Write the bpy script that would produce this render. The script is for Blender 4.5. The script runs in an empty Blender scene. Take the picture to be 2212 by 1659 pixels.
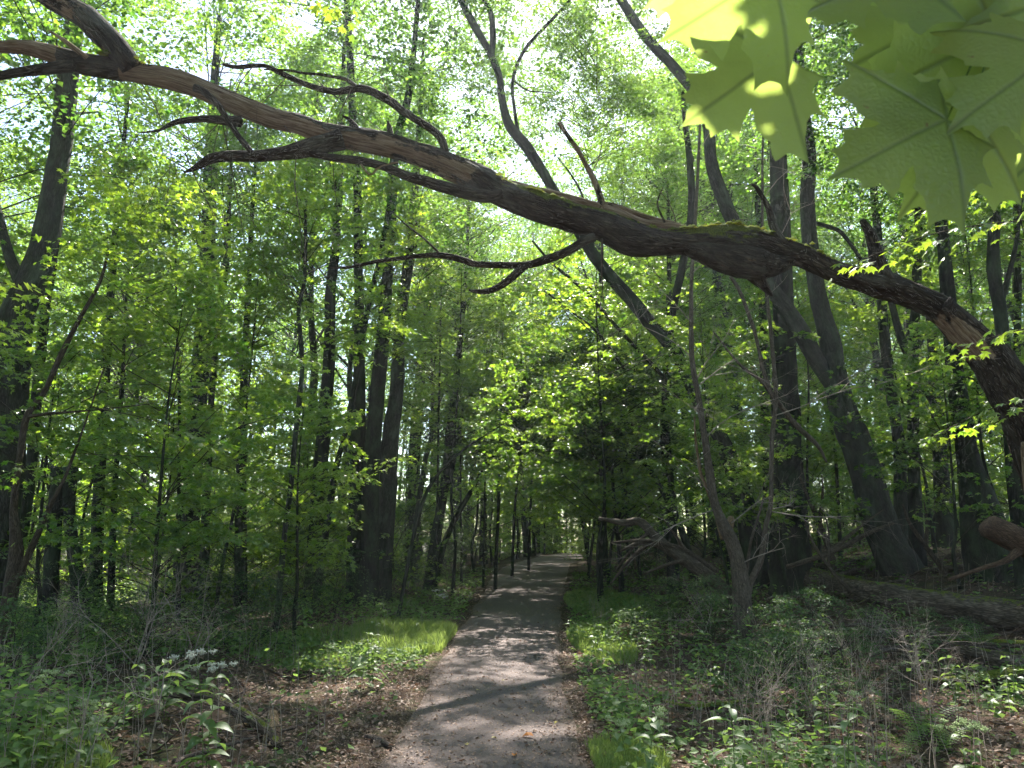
import bpy, bmesh, math, random
import numpy as np
from mathutils import Vector, Matrix

# ------------------------------------------------------------------ camera, sky, sun, exposure
sc = bpy.context.scene
COL = sc.collection
PITCH = math.radians(11.42)
FPX = 1661.0                     # focal length in the units of the traced coordinates (frame 2212 wide)
CAMZ = 1.6
cam = bpy.data.cameras.new('camera')
camo = bpy.data.objects.new('camera', cam)
COL.objects.link(camo)
camo.location = (0, 0, CAMZ)
camo.rotation_euler = (math.pi / 2 + PITCH, 0, 0)
cam.sensor_width = 36
cam.lens = 36 * FPX / 2212
cam.clip_start = 0.05
cam.clip_end = 3000
cam.dof.use_dof = True
cam.dof.focus_distance = 11
cam.dof.aperture_fstop = 12
sc.camera = camo

SUN_EL = math.radians(50)
SUN_AZ = math.radians(6)         # to the right of straight ahead (+Y)
w = bpy.data.worlds.new('World')
sc.world = w
w.use_nodes = True
nt = w.node_tree
nt.nodes.clear()
sky = nt.nodes.new('ShaderNodeTexSky')
sky.sky_type = 'NISHITA'
sky.sun_disc = False
sky.sun_elevation = SUN_EL
sky.sun_rotation = SUN_AZ
sky.dust_density = 0.7
sky.air_density = 1.0
bg = nt.nodes.new('ShaderNodeBackground')
bg.inputs['Strength'].default_value = 0.085
ow = nt.nodes.new('ShaderNodeOutputWorld')
nt.links.new(sky.outputs[0], bg.inputs[0])
nt.links.new(bg.outputs[0], ow.inputs[0])
sl = bpy.data.lights.new('sun', 'SUN')
sl.energy = 5.0
sl.angle = math.radians(0.53)
sl.color = (1.0, 0.95, 0.86)
so = bpy.data.objects.new('sun', sl)
COL.objects.link(so)
sdir = Vector((math.sin(SUN_AZ) * math.cos(SUN_EL), math.cos(SUN_AZ) * math.cos(SUN_EL), math.sin(SUN_EL)))
so.rotation_euler = sdir.to_track_quat('Z', 'Y').to_euler()
so.location = sdir * 60
sc.view_settings.view_transform = 'Standard'
sc.view_settings.look = 'None'
sc.view_settings.gamma = 1
sc.view_settings.use_curve_mapping = False
sc.view_settings.exposure = 2.25
sc.render.engine = 'CYCLES'
cy = sc.cycles
cy.max_bounces = 7
cy.diffuse_bounces = 4
cy.glossy_bounces = 2
cy.transmission_bounces = 4
cy.transparent_max_bounces = 4
cy.volume_bounces = 0
cy.caustics_reflective = False
cy.caustics_refractive = False
cy.use_adaptive_sampling = True
cy.adaptive_threshold = 0.02
cy.use_denoising = True
try:
    cy.denoiser = 'OPENIMAGEDENOISE'
    cy.denoising_input_passes = 'RGB_ALBEDO_NORMAL'
except Exception:
    pass
sc.render.film_transparent = False

rng = np.random.default_rng(7)
random.seed(7)
# ------------------------------------------------------------------ pixel <-> place helpers
CP, SP = math.cos(PITCH), math.sin(PITCH)


def ray(vx, vy):
    a = (vx - 1106.0) / FPX
    b = (829.5 - vy) / FPX
    return np.array([a, CP - b * SP, SP + b * CP])


def P(vx, vy, D):
    r = ray(vx, vy)
    t = D / r[1]
    return np.array([0, 0, CAMZ]) + r * t


def S(w, vx, vy, D):
    """size in metres of w traced units at distance D"""
    return w * D / ray(vx, vy)[1] / FPX


def sstep(x, a, b):
    t = np.clip((np.asarray(x, float) - a) / (b - a), 0, 1)
    return t * t * (3 - 2 * t)


def _h(ix, iy, iz):
    n = (ix * 374761393 + iy * 668265263 + iz * 2147483647) & 0xffffffff
    n = ((n ^ (n >> 13)) * 1274126177) & 0xffffffff
    n = (n ^ (n >> 16)) & 0xffffffff
    return n / 4294967295.0


def vn(p):
    p = np.asarray(p, float)
    i = np.floor(p).astype(np.int64)
    f = p - i
    f = f * f * (3 - 2 * f)
    r = 0
    for dx in (0, 1):
        wx = f[:, 0] if dx else 1 - f[:, 0]
        for dy in (0, 1):
            wy = f[:, 1] if dy else 1 - f[:, 1]
            for dz in (0, 1):
                wz = f[:, 2] if dz else 1 - f[:, 2]
                r = r + wx * wy * wz * _h(i[:, 0] + dx, i[:, 1] + dy, i[:, 2] + dz)
    return r * 2 - 1


def hprof(y):
    y = np.asarray(y, float)
    return 0.5 * sstep(y, 10, 56) - 0.9 * sstep(y, 58, 110)


def ground_hit0(vx, vy):
    r = ray(vx, vy)
    for t in np.arange(2, 90, 0.02):
        if CAMZ + r[2] * t <= hprof(r[1] * t):
            break
    return r[0] * t, r[1] * t


# path edges traced on the picture, (y, left x, right x)
PE = [(2300, 380, 1600), (1659, 800, 1290), (1580, 850, 1255), (1500, 900, 1228), (1400, 958, 1214), (1330, 1012, 1214),
      (1280, 1042, 1220), (1240, 1062, 1230), (1218, 1098, 1234), (1200, 1180, 1274)]
_pe = []
for vy_, l_, r_ in PE:
    xl, yl = ground_hit0(l_, vy_)
    xr, yr = ground_hit0(r_, vy_)
    _pe.append((yl, xl, xr))
_pe.append((66, 4.2, 7.0))
_pe.append((78, 9.5, 12.3))
_pe.append((120, 34.0, 37.0))
_pe.insert(0, (-20, _pe[0][1], _pe[0][2]))
_pe = np.array(_pe)


def pathL(y):
    return np.interp(y, _pe[:, 0], _pe[:, 1])


def pathR(y):
    return np.interp(y, _pe[:, 0], _pe[:, 2])


def hh(x, y):
    x = np.asarray(x, float)
    y = np.asarray(y, float)
    pl, pr = pathL(y), pathR(y)
    out = np.maximum(np.maximum(pl - x, x - pr), 0)
    k = sstep(out, 0.2, 2.0)
    z = hprof(y)
    z = z + 1.25 * sstep(x - pr, 0.8, 8.5) * sstep(y, 5, 17)
    z = z - 0.7 * sstep(pl - x, 4, 16) * sstep(y, 12, 26)
    z = z + 0.12 * sstep(pl - x, 0.6, 2.5) * (1 - sstep(y, 14, 22))
    sh = np.broadcast(x, y).shape
    q = np.stack([np.broadcast_to(x, sh).ravel(), np.broadcast_to(y, sh).ravel(), np.zeros(int(np.prod(sh)) if sh else 1)], 1)
    n = vn(q * 0.45) * 0.14 + vn(q * 1.3 + 9) * 0.05 + vn(q * 4.1 + 5) * 0.018
    n = n.reshape(sh) if sh else float(n[0])
    return z + n * k


_tx = np.arange(-45, 45.01, 0.12)
_ty = np.arange(-20, 90.01, 0.12)
_tb = hh(*np.meshgrid(_tx, _ty))


def hq(x, y):
    x, y = np.asarray(x, float), np.asarray(y, float)
    fx, fy = np.clip((x + 45) / .12, 0, len(_tx) - 1.001), np.clip((y + 20) / .12, 0, len(_ty) - 1.001)
    ix, iy = fx.astype(int), fy.astype(int)
    fx, fy = fx - ix, fy - iy
    return (_tb[iy, ix] * (1 - fx) + _tb[iy, ix + 1] * fx) * (1 - fy) + (_tb[iy + 1, ix] * (1 - fx) + _tb[iy + 1, ix + 1] * fx) * fy


def hz(x, y):
    if -44 < x < 44 and -19 < y < 89:
        return float(hq(x, y))
    return float(hh(x, y))


_tt = np.concatenate([np.arange(2, 25, .03), np.arange(25, 88, .15)])


def G(vx, vy):
    r = ray(vx, vy)
    below = CAMZ + r[2] * _tt <= hq(r[0] * _tt, r[1] * _tt)
    t = _tt[np.argmax(below)] if below.any() else 88.0
    x, y = r[0] * t, r[1] * t
    return np.array([x, y, hz(x, y)])


def V_of(p):
    """world point -> traced picture coordinates and depth"""
    q = np.asarray(p, float) - np.array([0, 0, CAMZ])
    d = q[..., 1] * CP + q[..., 2] * SP
    u = -q[..., 1] * SP + q[..., 2] * CP
    return 1106 + FPX * q[..., 0] / d, 829.5 - FPX * u / d, d


# ------------------------------------------------------------------ mesh helpers
def new_mesh(name, V, F, mat=None, smooth=True, attrs=None):
    """V (n,3); F: list of int arrays (m,k)"""
    me = bpy.data.meshes.new(name)
    V = np.asarray(V, np.float32)
    F = [np.asarray(f, np.int32) for f in (F if isinstance(F, list) else [F]) if len(f)]
    me.vertices.add(len(V))
    me.vertices.foreach_set('co', V.ravel())
    nl = sum(f.size for f in F)
    npoly = sum(len(f) for f in F)
    me.loops.add(nl)
    me.polygons.add(npoly)
    me.loops.foreach_set('vertex_index', np.concatenate([f.ravel() for f in F]))
    tot = np.concatenate([np.full(len(f), f.shape[1], np.int32) for f in F])
    st = np.concatenate([[0], np.cumsum(tot)[:-1]]).astype(np.int32)
    me.polygons.foreach_set('loop_start', st)
    me.polygons.foreach_set('use_smooth', np.full(npoly, smooth, bool))
    for k, a in (attrs or {}).items():
        a = np.asarray(a, np.float32)
        if a.ndim == 2:
            at = me.attributes.new(k, 'FLOAT_VECTOR', 'POINT')
            at.data.foreach_set('vector', a.ravel())
        else:
            at = me.attributes.new(k, 'FLOAT', 'POINT')
            at.data.foreach_set('value', a)
    me.update(calc_edges=True)
    me.validate()
    if mat:
        me.materials.append(mat)
    return me


class MB:
    """collects pieces of one mesh"""

    def __init__(s):
        s.V, s.F, s.A, s.n = [], [], {}, 0

    def add(s, V, F, **at):
        V = np.asarray(V, float)
        for k, a in at.items():
            s.A.setdefault(k, []).append(np.broadcast_to(np.asarray(a, float), (len(V),) + np.shape(a)[1:]) if np.ndim(a) else np.full(len(V), float(a)))
        s.V.append(V)
        for f in (F if isinstance(F, list) else [F]):
            if len(f):
                s.F.append(np.asarray(f) + s.n)
        s.n += len(V)
        return s

    def mesh(s, name, mat, off=None, smooth=True):
        V = np.concatenate(s.V)
        if off is not None:
            V = V - np.asarray(off)
        by = {}
        for f in s.F:
            by.setdefault(f.shape[1], []).append(f)
        return new_mesh(name, V, [np.concatenate(x) for x in by.values()], mat, smooth, {k: np.concatenate(a) for k, a in s.A.items()})


def empty(name, label, cat, loc, group=None):
    o = bpy.data.objects.new(name, None)
    o.empty_display_size = 0.2
    COL.objects.link(o)
    o.location = loc
    o['label'] = label
    o['category'] = cat
    if group:
        o['group'] = group
    return o


def link(name, me, parent=None, label=None, cat=None, group=None, kind=None, loc=None):
    o = bpy.data.objects.new(name, me)
    COL.objects.link(o)
    if parent:
        o.parent = parent
    if loc is not None:
        o.location = loc
    if label:
        o['label'] = label
    if cat:
        o['category'] = cat
    if group:
        o['group'] = group
    if kind:
        o['kind'] = kind
    return o


def copy_tree(o, loc, rz=0, s=1, label=None, group=None, tilt=(0, 0)):
    c = o.copy()
    COL.objects.link(c)
    c.location = loc
    c.rotation_euler = (tilt[0], tilt[1], rz)
    c.scale = (s, s, s) if np.ndim(s) == 0 else s
    if label:
        c['label'] = label
    if group:
        c['group'] = group
    for ch in KIDS[o.name]:
        d = ch.copy()
        COL.objects.link(d)
        d.parent = c
    return c


KIDS = {}


def catmull(pts, n):
    pts = np.asarray(pts, float)
    if len(pts) < 3:
        t = np.linspace(0, 1, n)[:, None]
        return pts[0] * (1 - t) + pts[-1] * t
    m = len(pts) - 1
    ext = np.vstack([2 * pts[0] - pts[1], pts, 2 * pts[-1] - pts[-2]])
    u = np.linspace(0, m - 1e-6, n)
    i = u.astype(int)
    f = (u - i)[:, None]
    a, b, c, d = ext[i], ext[i + 1], ext[i + 2], ext[i + 3]
    return 0.5 * (2 * b + (c - a) * f + (2 * a - 5 * b + 4 * c - d) * f ** 2 + (-a + 3 * b - 3 * c + d) * f ** 3)


def tube(pts, rad, sides=10, n=None, amp=0.06, lump=0.05, ridge=10, seed=0, cap=True, fl=2.5):
    """bent tapering limb; returns V, F, tc"""
    pts = np.asarray(pts, float)
    rad = np.asarray(rad, float)
    L = np.linalg.norm(np.diff(pts, axis=0), axis=1).sum()
    if n is None:
        n = int(max(4, min(160, L / max(0.05, rad.mean() * 1.2))))
    PR = catmull(np.hstack([pts, rad[:, None]]), n)
    C, R = PR[:, :3], np.maximum(PR[:, 3], 0.0008)
    T = np.gradient(C, axis=0)
    T /= np.linalg.norm(T, axis=1)[:, None] + 1e-9
    ref = np.array([0.0, 0, 1]) if abs(T[0, 2]) < 0.9 else np.array([1.0, 0, 0])
    A = np.zeros_like(C)
    a = ref - T[0] * ref.dot(T[0])
    a /= np.linalg.norm(a)
    for i in range(n):
        a = a - T[i] * a.dot(T[i])
        a /= np.linalg.norm(a) + 1e-9
        A[i] = a
    B = np.cross(T, A)
    th = np.linspace(0, 2 * math.pi, sides, endpoint=False)
    s = np.concatenate([[0], np.cumsum(np.linalg.norm(np.diff(C, axis=0), axis=1))])
    ct, st_ = np.cos(th), np.sin(th)
    q = np.stack([np.tile(ct, n), np.tile(st_, n), np.repeat(s, sides)], 1)
    rr = np.repeat(R, sides)
    if amp or lump:
        k = np.ones(n * sides)
        if lump:
            k += lump * vn(q * [1.2, 1.2, fl] + seed * 7.3) * 1.5
        if amp:
            k += amp * (1 - 2 * np.abs(vn(q * [ridge / 3, ridge / 3, 3.0] + seed * 3.1 + 40)))
            k += amp * 0.5 * vn(q * [ridge, ridge, 9.0] + seed)
        rr = rr * k
    Vv = np.repeat(C, sides, 0) + rr[:, None] * (np.tile(ct, n)[:, None] * np.repeat(A, sides, 0) + np.tile(st_, n)[:, None] * np.repeat(B, sides, 0))
    i = np.arange(n - 1)[:, None] * sides
    j = np.arange(sides)[None, :]
    j2 = (j + 1) % sides
    F = np.stack([i + j, i + j2, i + sides + j2, i + sides + j], -1).reshape(-1, 4)
    tc = np.stack([np.tile(ct, n) * np.repeat(R, sides), np.tile(st_, n) * np.repeat(R, sides), np.repeat(s, sides) + seed * 3.7], 1)
    Fs = [F]
    if cap:
        Vv = np.vstack([Vv, C[0] - T[0] * R[0] * .15, C[-1] + T[-1] * R[-1] * .3])
        tc = np.vstack([tc, [0, 0, seed * 3.7], [0, 0, s[-1] + seed * 3.7]])
        c0, c1 = n * sides, n * sides + 1
        jj = np.arange(sides)
        Fs.append(np.stack([np.full(sides, c0), (jj + 1) % sides, jj], 1))
        Fs.append(np.stack([np.full(sides, c1), (n - 1) * sides + jj, (n - 1) * sides + (jj + 1) % sides], 1))
    return Vv, Fs, tc


# ------------------------------------------------------------------ materials
def mat(name):
    m = bpy.data.materials.new(name)
    m.use_nodes = True
    t = m.node_tree
    t.nodes.clear()
    out = t.nodes.new('ShaderNodeOutputMaterial')
    return m, t, out


def N(t, typ, **kw):
    n = t.nodes.new(typ)
    for k, v in kw.items():
        if hasattr(n, k):
            setattr(n, k, v)
    return n


def ramp(t, src, stops):
    r = t.nodes.new('ShaderNodeValToRGB')
    e = r.color_ramp.elements
    while len(e) < len(stops):
        e.new(0.5)
    for q, (p, c) in zip(e, stops):
        q.position = p
        q.color = (*c, 1)
    t.links.new(src, r.inputs[0])
    return r.outputs[0]


def mixc(t, fac, a, b, typ='MIX'):
    m = t.nodes.new('ShaderNodeMix')
    m.data_type = 'RGBA'
    m.blend_type = typ
    for sock, v in ((m.inputs[0], fac), (m.inputs[6], a), (m.inputs[7], b)):
        if hasattr(v, 'links') or hasattr(v, 'is_linked'):
            t.links.new(v, sock)
        elif np.ndim(v) == 0:
            sock.default_value = v
        else:
            sock.default_value = (*v, 1)
    return m.outputs[2]


def math_(t, op, a, b=None, clamp=False):
    m = t.nodes.new('ShaderNodeMath')
    m.operation = op
    m.use_clamp = clamp
    for k, v in enumerate((a, b)):
        if v is None:
            continue
        if hasattr(v, 'is_linked'):
            t.links.new(v, m.inputs[k])
        else:
            m.inputs[k].default_value = v
    return m.outputs[0]


def noise(t, vec, scale, detail=4, rough=0.6, dist=0.0):
    n = t.nodes.new('ShaderNodeTexNoise')
    n.inputs['Scale'].default_value = scale
    n.inputs['Detail'].default_value = detail
    n.inputs['Roughness'].default_value = rough
    n.inputs['Distortion'].default_value = dist
    if vec is not None:
        t.links.new(vec, n.inputs['Vector'])
    return n.outputs[0]


def mapping(t, vec, scale):
    m = t.nodes.new('ShaderNodeMapping')
    m.inputs['Scale'].default_value = scale
    t.links.new(vec, m.inputs['Vector'])
    return m.outputs[0]


def attr(t, name, out='Fac'):
    a = t.nodes.new('ShaderNodeAttribute')
    a.attribute_name = name
    return a.outputs[out]


def leaf_mat(name, dark, light, trans_dark, trans_light, tfac=0.5, gloss=0.10, rough=0.38, odd=None):
    m, t, out = mat(name)
    v = attr(t, 'v')
    oi = t.nodes.new('ShaderNodeObjectInfo').outputs['Random']
    vv = math_(t, 'ADD', math_(t, 'MULTIPLY', v, 0.6), math_(t, 'MULTIPLY', oi, 0.4))
    c = ramp(t, vv, [(0.0, dark), (1.0, light)] if odd is None else [(0.0, dark), (0.93, light), (0.985, odd)])
    ct = ramp(t, vv, [(0.0, trans_dark), (1.0, trans_light)] if odd is None else [(0.0, trans_dark), (0.93, trans_light), (0.985, tuple(x * 1.6 for x in odd))])
    d = N(t, 'ShaderNodeBsdfDiffuse')
    tr = N(t, 'ShaderNodeBsdfTranslucent')
    g = N(t, 'ShaderNodeBsdfGlossy')
    g.inputs['Roughness'].default_value = rough
    g.inputs['Color'].default_value = (1, 1, 1, 1)
    t.links.new(c, d.inputs['Color'])
    t.links.new(ct, tr.inputs['Color'])
    m1 = N(t, 'ShaderNodeMixShader')
    m1.inputs[0].default_value = tfac
    t.links.new(d.outputs[0], m1.inputs[1])
    t.links.new(tr.outputs[0], m1.inputs[2])
    m2 = N(t, 'ShaderNodeMixShader')
    fr = N(t, 'ShaderNodeLayerWeight')
    fr.inputs[0].default_value = 0.25
    t.links.new(math_(t, 'MULTIPLY_ADD', fr.outputs['Fresnel'], gloss * 1.8) if False else math_(t, 'MULTIPLY', math_(t, 'ADD', fr.outputs['Fresnel'], 0.25), gloss), m2.inputs[0])
    t.links.new(m1.outputs[0], m2.inputs[1])
    t.links.new(g.outputs[0], m2.inputs[2])
    t.links.new(m2.outputs[0], out.inputs[0])
    return m


def bark_mat(name, c0, c1, c2, lichen=None, moss=0.0, peel=False, scale=1.0, bump=0.6, green=0.0, bdist=.03):
    m, t, out = mat(name)
    tc = attr(t, 'tc', 'Vector')
    st = mapping(t, tc, (14 * scale, 14 * scale, 3.0 * scale))
    n1 = noise(t, st, 1.6, 6, 0.65, 0.4)
    vo = t.nodes.new('ShaderNodeTexVoronoi')
    vo.feature = 'DISTANCE_TO_EDGE'
    vo.inputs['Scale'].default_value = 3.2
    vo.inputs['Randomness'].default_value = 1.0
    t.links.new(mapping(t, tc, (16 * scale, 16 * scale, 2.6 * scale)), vo.inputs['Vector'])
    crack = ramp(t, vo.outputs[0], [(0.0, (.35, .35, .35)), (0.22, (1, 1, 1))])
    col = ramp(t, n1, [(0.28, c0), (0.5, c1), (0.72, c2)])
    col = mixc(t, 0.75, col, mixc(t, crack, tuple(x * 0.35 for x in c0), (1, 1, 1)), 'MULTIPLY') if False else mixc(t, crack, tuple(x * 0.45 for x in c0), col)
    n2 = noise(t, mapping(t, tc, (3, 3, 1.2)), 1.5, 5, 0.6)
    if lichen:
        lf = ramp(t, n2, [(0.54, (0, 0, 0)), (0.68, (1, 1, 1))])
        col = mixc(t, math_(t, 'MULTIPLY', lf, 0.55), col, lichen)
    hgt = math_(t, 'ADD', math_(t, 'MULTIPLY', n1, 0.6), math_(t, 'MULTIPLY', crack, 0.5))
    if peel:
        w0 = (0.21, 0.135, 0.088)
        w1 = (0.38, 0.28, 0.205)
        grain = noise(t, mapping(t, tc, (26, 26, 1.6)), 2.2, 5, 0.7, 0.2)
        wood = ramp(t, grain, [(0.33, (0.085, 0.05, 0.035)), (0.45, w0), (0.62, w1), (0.75, (0.42, 0.37, 0.32))])
        pf = math_(t, 'ADD', attr(t, 'peel'), math_(t, 'MULTIPLY', math_(t, 'SUBTRACT', noise(t, mapping(t, tc, (5, 5, 2.2)), 1.3, 5, 0.6), 0.5), 1.6))
        pm = ramp(t, pf, [(0.46, (0, 0, 0)), (0.54, (1, 1, 1))])
        col = mixc(t, pm, col, wood)
        hgt = mixc(t, pm, math_(t, 'ADD', hgt, 0.5), grain)
    if moss:
        geo = t.nodes.new('ShaderNodeNewGeometry')
        sx = t.nodes.new('ShaderNodeSeparateXYZ')
        t.links.new(geo.outputs['Normal'], sx.inputs[0])
        mn = noise(t, tc, 9, 5, 0.7)
        mf = math_(t, 'ADD', math_(t, 'MULTIPLY', sx.outputs[2], 0.6), math_(t, 'MULTIPLY', mn, 0.8))
        mf = math_(t, 'ADD', mf, math_(t, 'MULTIPLY', math_(t, 'SUBTRACT', attr(t, 'mossy'), 1.0), 1.0)) if peel else mf
        mm = ramp(t, mf, [(1.02 - moss * 0.5, (0, 0, 0)), (1.12 - moss * 0.5, (1, 1, 1))])
        mc = ramp(t, noise(t, tc, 60, 3, 0.6), [(0.3, (0.05, 0.075, 0.012)), (0.65, (0.20, 0.22, 0.03))])
        col = mixc(t, mm, col, mc)
        hgt = mixc(t, mm, hgt, noise(t, tc, 120, 3, 0.7))
    if green:
        col = mixc(t, math_(t, 'MULTIPLY', ramp(t, n2, [(0.4, (0, 0, 0)), (0.6, (1, 1, 1))]), green), col, (0.045, 0.07, 0.03))
    b = t.nodes.new('ShaderNodeBsdfPrincipled')
    b.inputs['Roughness'].default_value = 0.9
    b.inputs['Specular IOR Level'].default_value = 0.2
    bp = t.nodes.new('ShaderNodeBump')
    bp.inputs['Strength'].default_value = bump
    bp.inputs['Distance'].default_value = bdist
    t.links.new(hgt, bp.inputs['Height'])
    t.links.new(bp.outputs[0], b.inputs['Normal'])
    t.links.new(col, b.inputs['Base Color'])
    t.links.new(b.outputs[0], out.inputs[0])
    return m


def plain(name, c0, c1, scale=12, rough=0.9, coord='Object', detail=5):
    m, t, out = mat(name)
    tcn = t.nodes.new('ShaderNodeTexCoord')
    col = ramp(t, noise(t, tcn.outputs[coord], scale, detail, 0.65), [(0.3, c0), (0.7, c1)])
    b = t.nodes.new('ShaderNodeBsdfPrincipled')
    b.inputs['Roughness'].default_value = rough
    b.inputs['Specular IOR Level'].default_value = 0.2
    t.links.new(col, b.inputs['Base Color'])
    t.links.new(b.outputs[0], out.inputs[0])
    return m


YEL = (0.30, 0.26, 0.03)
M_leaf = leaf_mat('maple_leaf', (0.030, 0.075, 0.022), (0.075, 0.14, 0.030), (0.16, 0.38, 0.025), (0.58, 0.74, 0.05), 0.60, 0.18, 0.35, odd=YEL)
M_canopy = leaf_mat('canopy_leaf', (0.032, 0.075, 0.024), (0.080, 0.14, 0.034), (0.10, 0.27, 0.03), (0.36, 0.54, 0.05), 0.55, 0.13, 0.38)
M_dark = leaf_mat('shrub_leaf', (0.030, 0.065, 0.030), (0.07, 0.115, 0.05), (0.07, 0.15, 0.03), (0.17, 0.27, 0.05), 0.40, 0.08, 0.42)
M_herb = leaf_mat('herb_leaf', (0.07, 0.13, 0.045), (0.15, 0.23, 0.08), (0.18, 0.34, 0.05), (0.40, 0.55, 0.12), 0.48, 0.05, 0.5)
M_grass = leaf_mat('grass_blade', (0.10, 0.15, 0.045), (0.22, 0.27, 0.09), (0.30, 0.44, 0.08), (0.52, 0.64, 0.14), 0.45, 0.06, 0.5)
M_litter = leaf_mat('dead_leaf', (0.11, 0.065, 0.048), (0.40, 0.27, 0.205), (0.10, 0.045, 0.02), (0.30, 0.17, 0.09), 0.25, 0.10, 0.5)
M_bark = bark_mat('grey_bark', (0.022, 0.020, 0.018), (0.058, 0.054, 0.047), (0.11, 0.105, 0.092), lichen=(0.17, 0.20, 0.17), green=0.4)
M_barkd = bark_mat('dark_bark', (0.012, 0.011, 0.010), (0.030, 0.027, 0.024), (0.060, 0.055, 0.048), lichen=(.09, .10, .08), green=0.5)
M_limb = bark_mat('limb_bark', (0.022, 0.015, 0.012), (0.058, 0.041, 0.033), (0.13, 0.10, 0.083), moss=0.74, peel=True, bump=1.0, scale=0.9, lichen=(.16, .15, .13), bdist=.05)
M_dead = bark_mat('dead_branch_bark', (0.06, 0.042, 0.035), (0.135, 0.10, 0.085), (0.24, 0.19, 0.165), scale=2.5, bump=0.5)
M_brown = bark_mat('brown_bark', (0.045, 0.032, 0.024), (0.10, 0.076, 0.057), (0.19, 0.15, 0.115), scale=1.6, bump=.9)
M_log = bark_mat('rotten_log', (0.045, 0.032, 0.024), (0.135, 0.10, 0.078), (0.30, 0.24, 0.19), moss=0.18, scale=0.7, bump=1.0)
M_mosslog = bark_mat('mossy_log', (0.05, 0.035, 0.026), (0.10, 0.075, 0.05), (0.18, 0.14, 0.09), moss=0.95, scale=0.9, bump=0.8)
M_deadstem = bark_mat('dead_stem_bark', (0.07, 0.052, 0.042), (0.16, 0.125, 0.10), (0.28, 0.23, 0.19), scale=1.8, bump=.9)
M_cut = bark_mat('orange_log_bark', (0.05, 0.03, 0.022), (0.12, 0.07, 0.048), (0.22, 0.15, 0.11), scale=1.2)
M_wood = bark_mat('bare_wood', (0.13, 0.08, 0.045), (0.30, 0.20, 0.12), (0.45, 0.33, 0.22), scale=2.0, bump=0.6)
M_twig = plain('pale_twig', (0.20, 0.155, 0.13), (0.46, 0.38, 0.33), 30)
M_twigd = plain('dark_twig', (0.025, 0.022, 0.018), (0.06, 0.05, 0.04), 30)
M_stem = plain('green_stem', (0.07, 0.12, 0.03), (0.13, 0.20, 0.05), 30)
M_flower = plain('white_floret', (0.36, 0.37, 0.30), (0.66, 0.66, 0.60), 90)
M_bud = plain('green_floret', (0.25, 0.33, 0.12), (0.50, 0.55, 0.32), 60)


def ground_mat():
    m, t, out = mat('forest_floor')
    tcn = t.nodes.new('ShaderNodeTexCoord').outputs['Object']
    a = noise(t, tcn, 2.2, 8, 0.7)
    b_ = noise(t, tcn, 38, 4, 0.7, 0.6)
    vo = t.nodes.new('ShaderNodeTexVoronoi')
    vo.inputs['Scale'].default_value = 26
    t.links.new(tcn, vo.inputs['Vector'])
    litter = mixc(t, 0.6, ramp(t, b_, [(0.3, (0.035, 0.024, 0.018)), (0.5, (0.10, 0.068, 0.05)), (0.72, (0.22, 0.15, 0.115))]),
                  mixc(t, 0.7, vo.outputs['Color'], (0.35, 0.3, 0.3), 'MIX'), 'MULTIPLY')
    litter = mixc(t, 0.5, litter, ramp(t, b_, [(0.3, (0.035, 0.024, 0.018)), (0.5, (0.10, 0.068, 0.05)), (0.72, (0.22, 0.15, 0.115))]))
    green = ramp(t, noise(t, tcn, 50, 4, 0.7), [(0.35, (0.025, 0.035, 0.015)), (0.7, (0.06, 0.09, 0.03))])
    gm = ramp(t, a, [(0.47, (0, 0, 0)), (0.6, (1, 1, 1))])
    col = mixc(t, math_(t, 'MULTIPLY', gm, 0.55), litter, green)
    b = t.nodes.new('ShaderNodeBsdfPrincipled')
    b.inputs['Roughness'].default_value = 0.95
    b.inputs['Specular IOR Level'].default_value = 0.1
    bp = t.nodes.new('ShaderNodeBump')
    bp.inputs['Strength'].default_value = 0.8
    bp.inputs['Distance'].default_value = 0.03
    t.links.new(b_, bp.inputs['Height'])
    t.links.new(bp.outputs[0], b.inputs['Normal'])
    t.links.new(col, b.inputs['Base Color'])
    t.links.new(b.outputs[0], out.inputs[0])
    return m


def path_mat():
    m, t, out = mat('trail_surface')
    tcn = t.nodes.new('ShaderNodeTexCoord').outputs['Object']
    e = attr(t, 'edge')
    fine = noise(t, tcn, 160, 3, 0.75)
    med = noise(t, tcn, 14, 5, 0.65)
    big = noise(t, tcn, 1.6, 4, 0.6)
    grit = ramp(t, fine, [(0.3, (0.085, 0.064, 0.060)), (0.55, (0.16, 0.125, 0.117)), (0.75, (0.25, 0.20, 0.188))])
    dirt = ramp(t, med, [(0.3, (0.08, 0.055, 0.046)), (0.7, (0.20, 0.148, 0.125))])
    f = math_(t, 'ADD', e, math_(t, 'MULTIPLY', math_(t, 'SUBTRACT', math_(t, 'ADD', math_(t, 'MULTIPLY', med, 0.5), math_(t, 'MULTIPLY', big, 0.6)), 0.55), 1.6))
    col = mixc(t, ramp(t, f, [(0.35, (0, 0, 0)), (0.75, (1, 1, 1))]), grit, dirt)
    col = mixc(t, 0.35, col, ramp(t, big, [(0.3, (0.6, 0.57, 0.6)), (0.7, (1, 1, 1))]), 'MULTIPLY')
    b = t.nodes.new('ShaderNodeBsdfPrincipled')
    b.inputs['Roughness'].default_value = 0.85
    b.inputs['Specular IOR Level'].default_value = 0.3
    bp = t.nodes.new('ShaderNodeBump')
    bp.inputs['Strength'].default_value = 0.7
    bp.inputs['Distance'].default_value = 0.012
    t.links.new(math_(t, 'ADD', fine, math_(t, 'MULTIPLY', med, 2)), bp.inputs['Height'])
    t.links.new(bp.outputs[0], b.inputs['Normal'])
    t.links.new(col, b.inputs['Base Color'])
    t.links.new(b.outputs[0], out.inputs[0])
    return m


M_ground, M_path = ground_mat(), path_mat()

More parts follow.
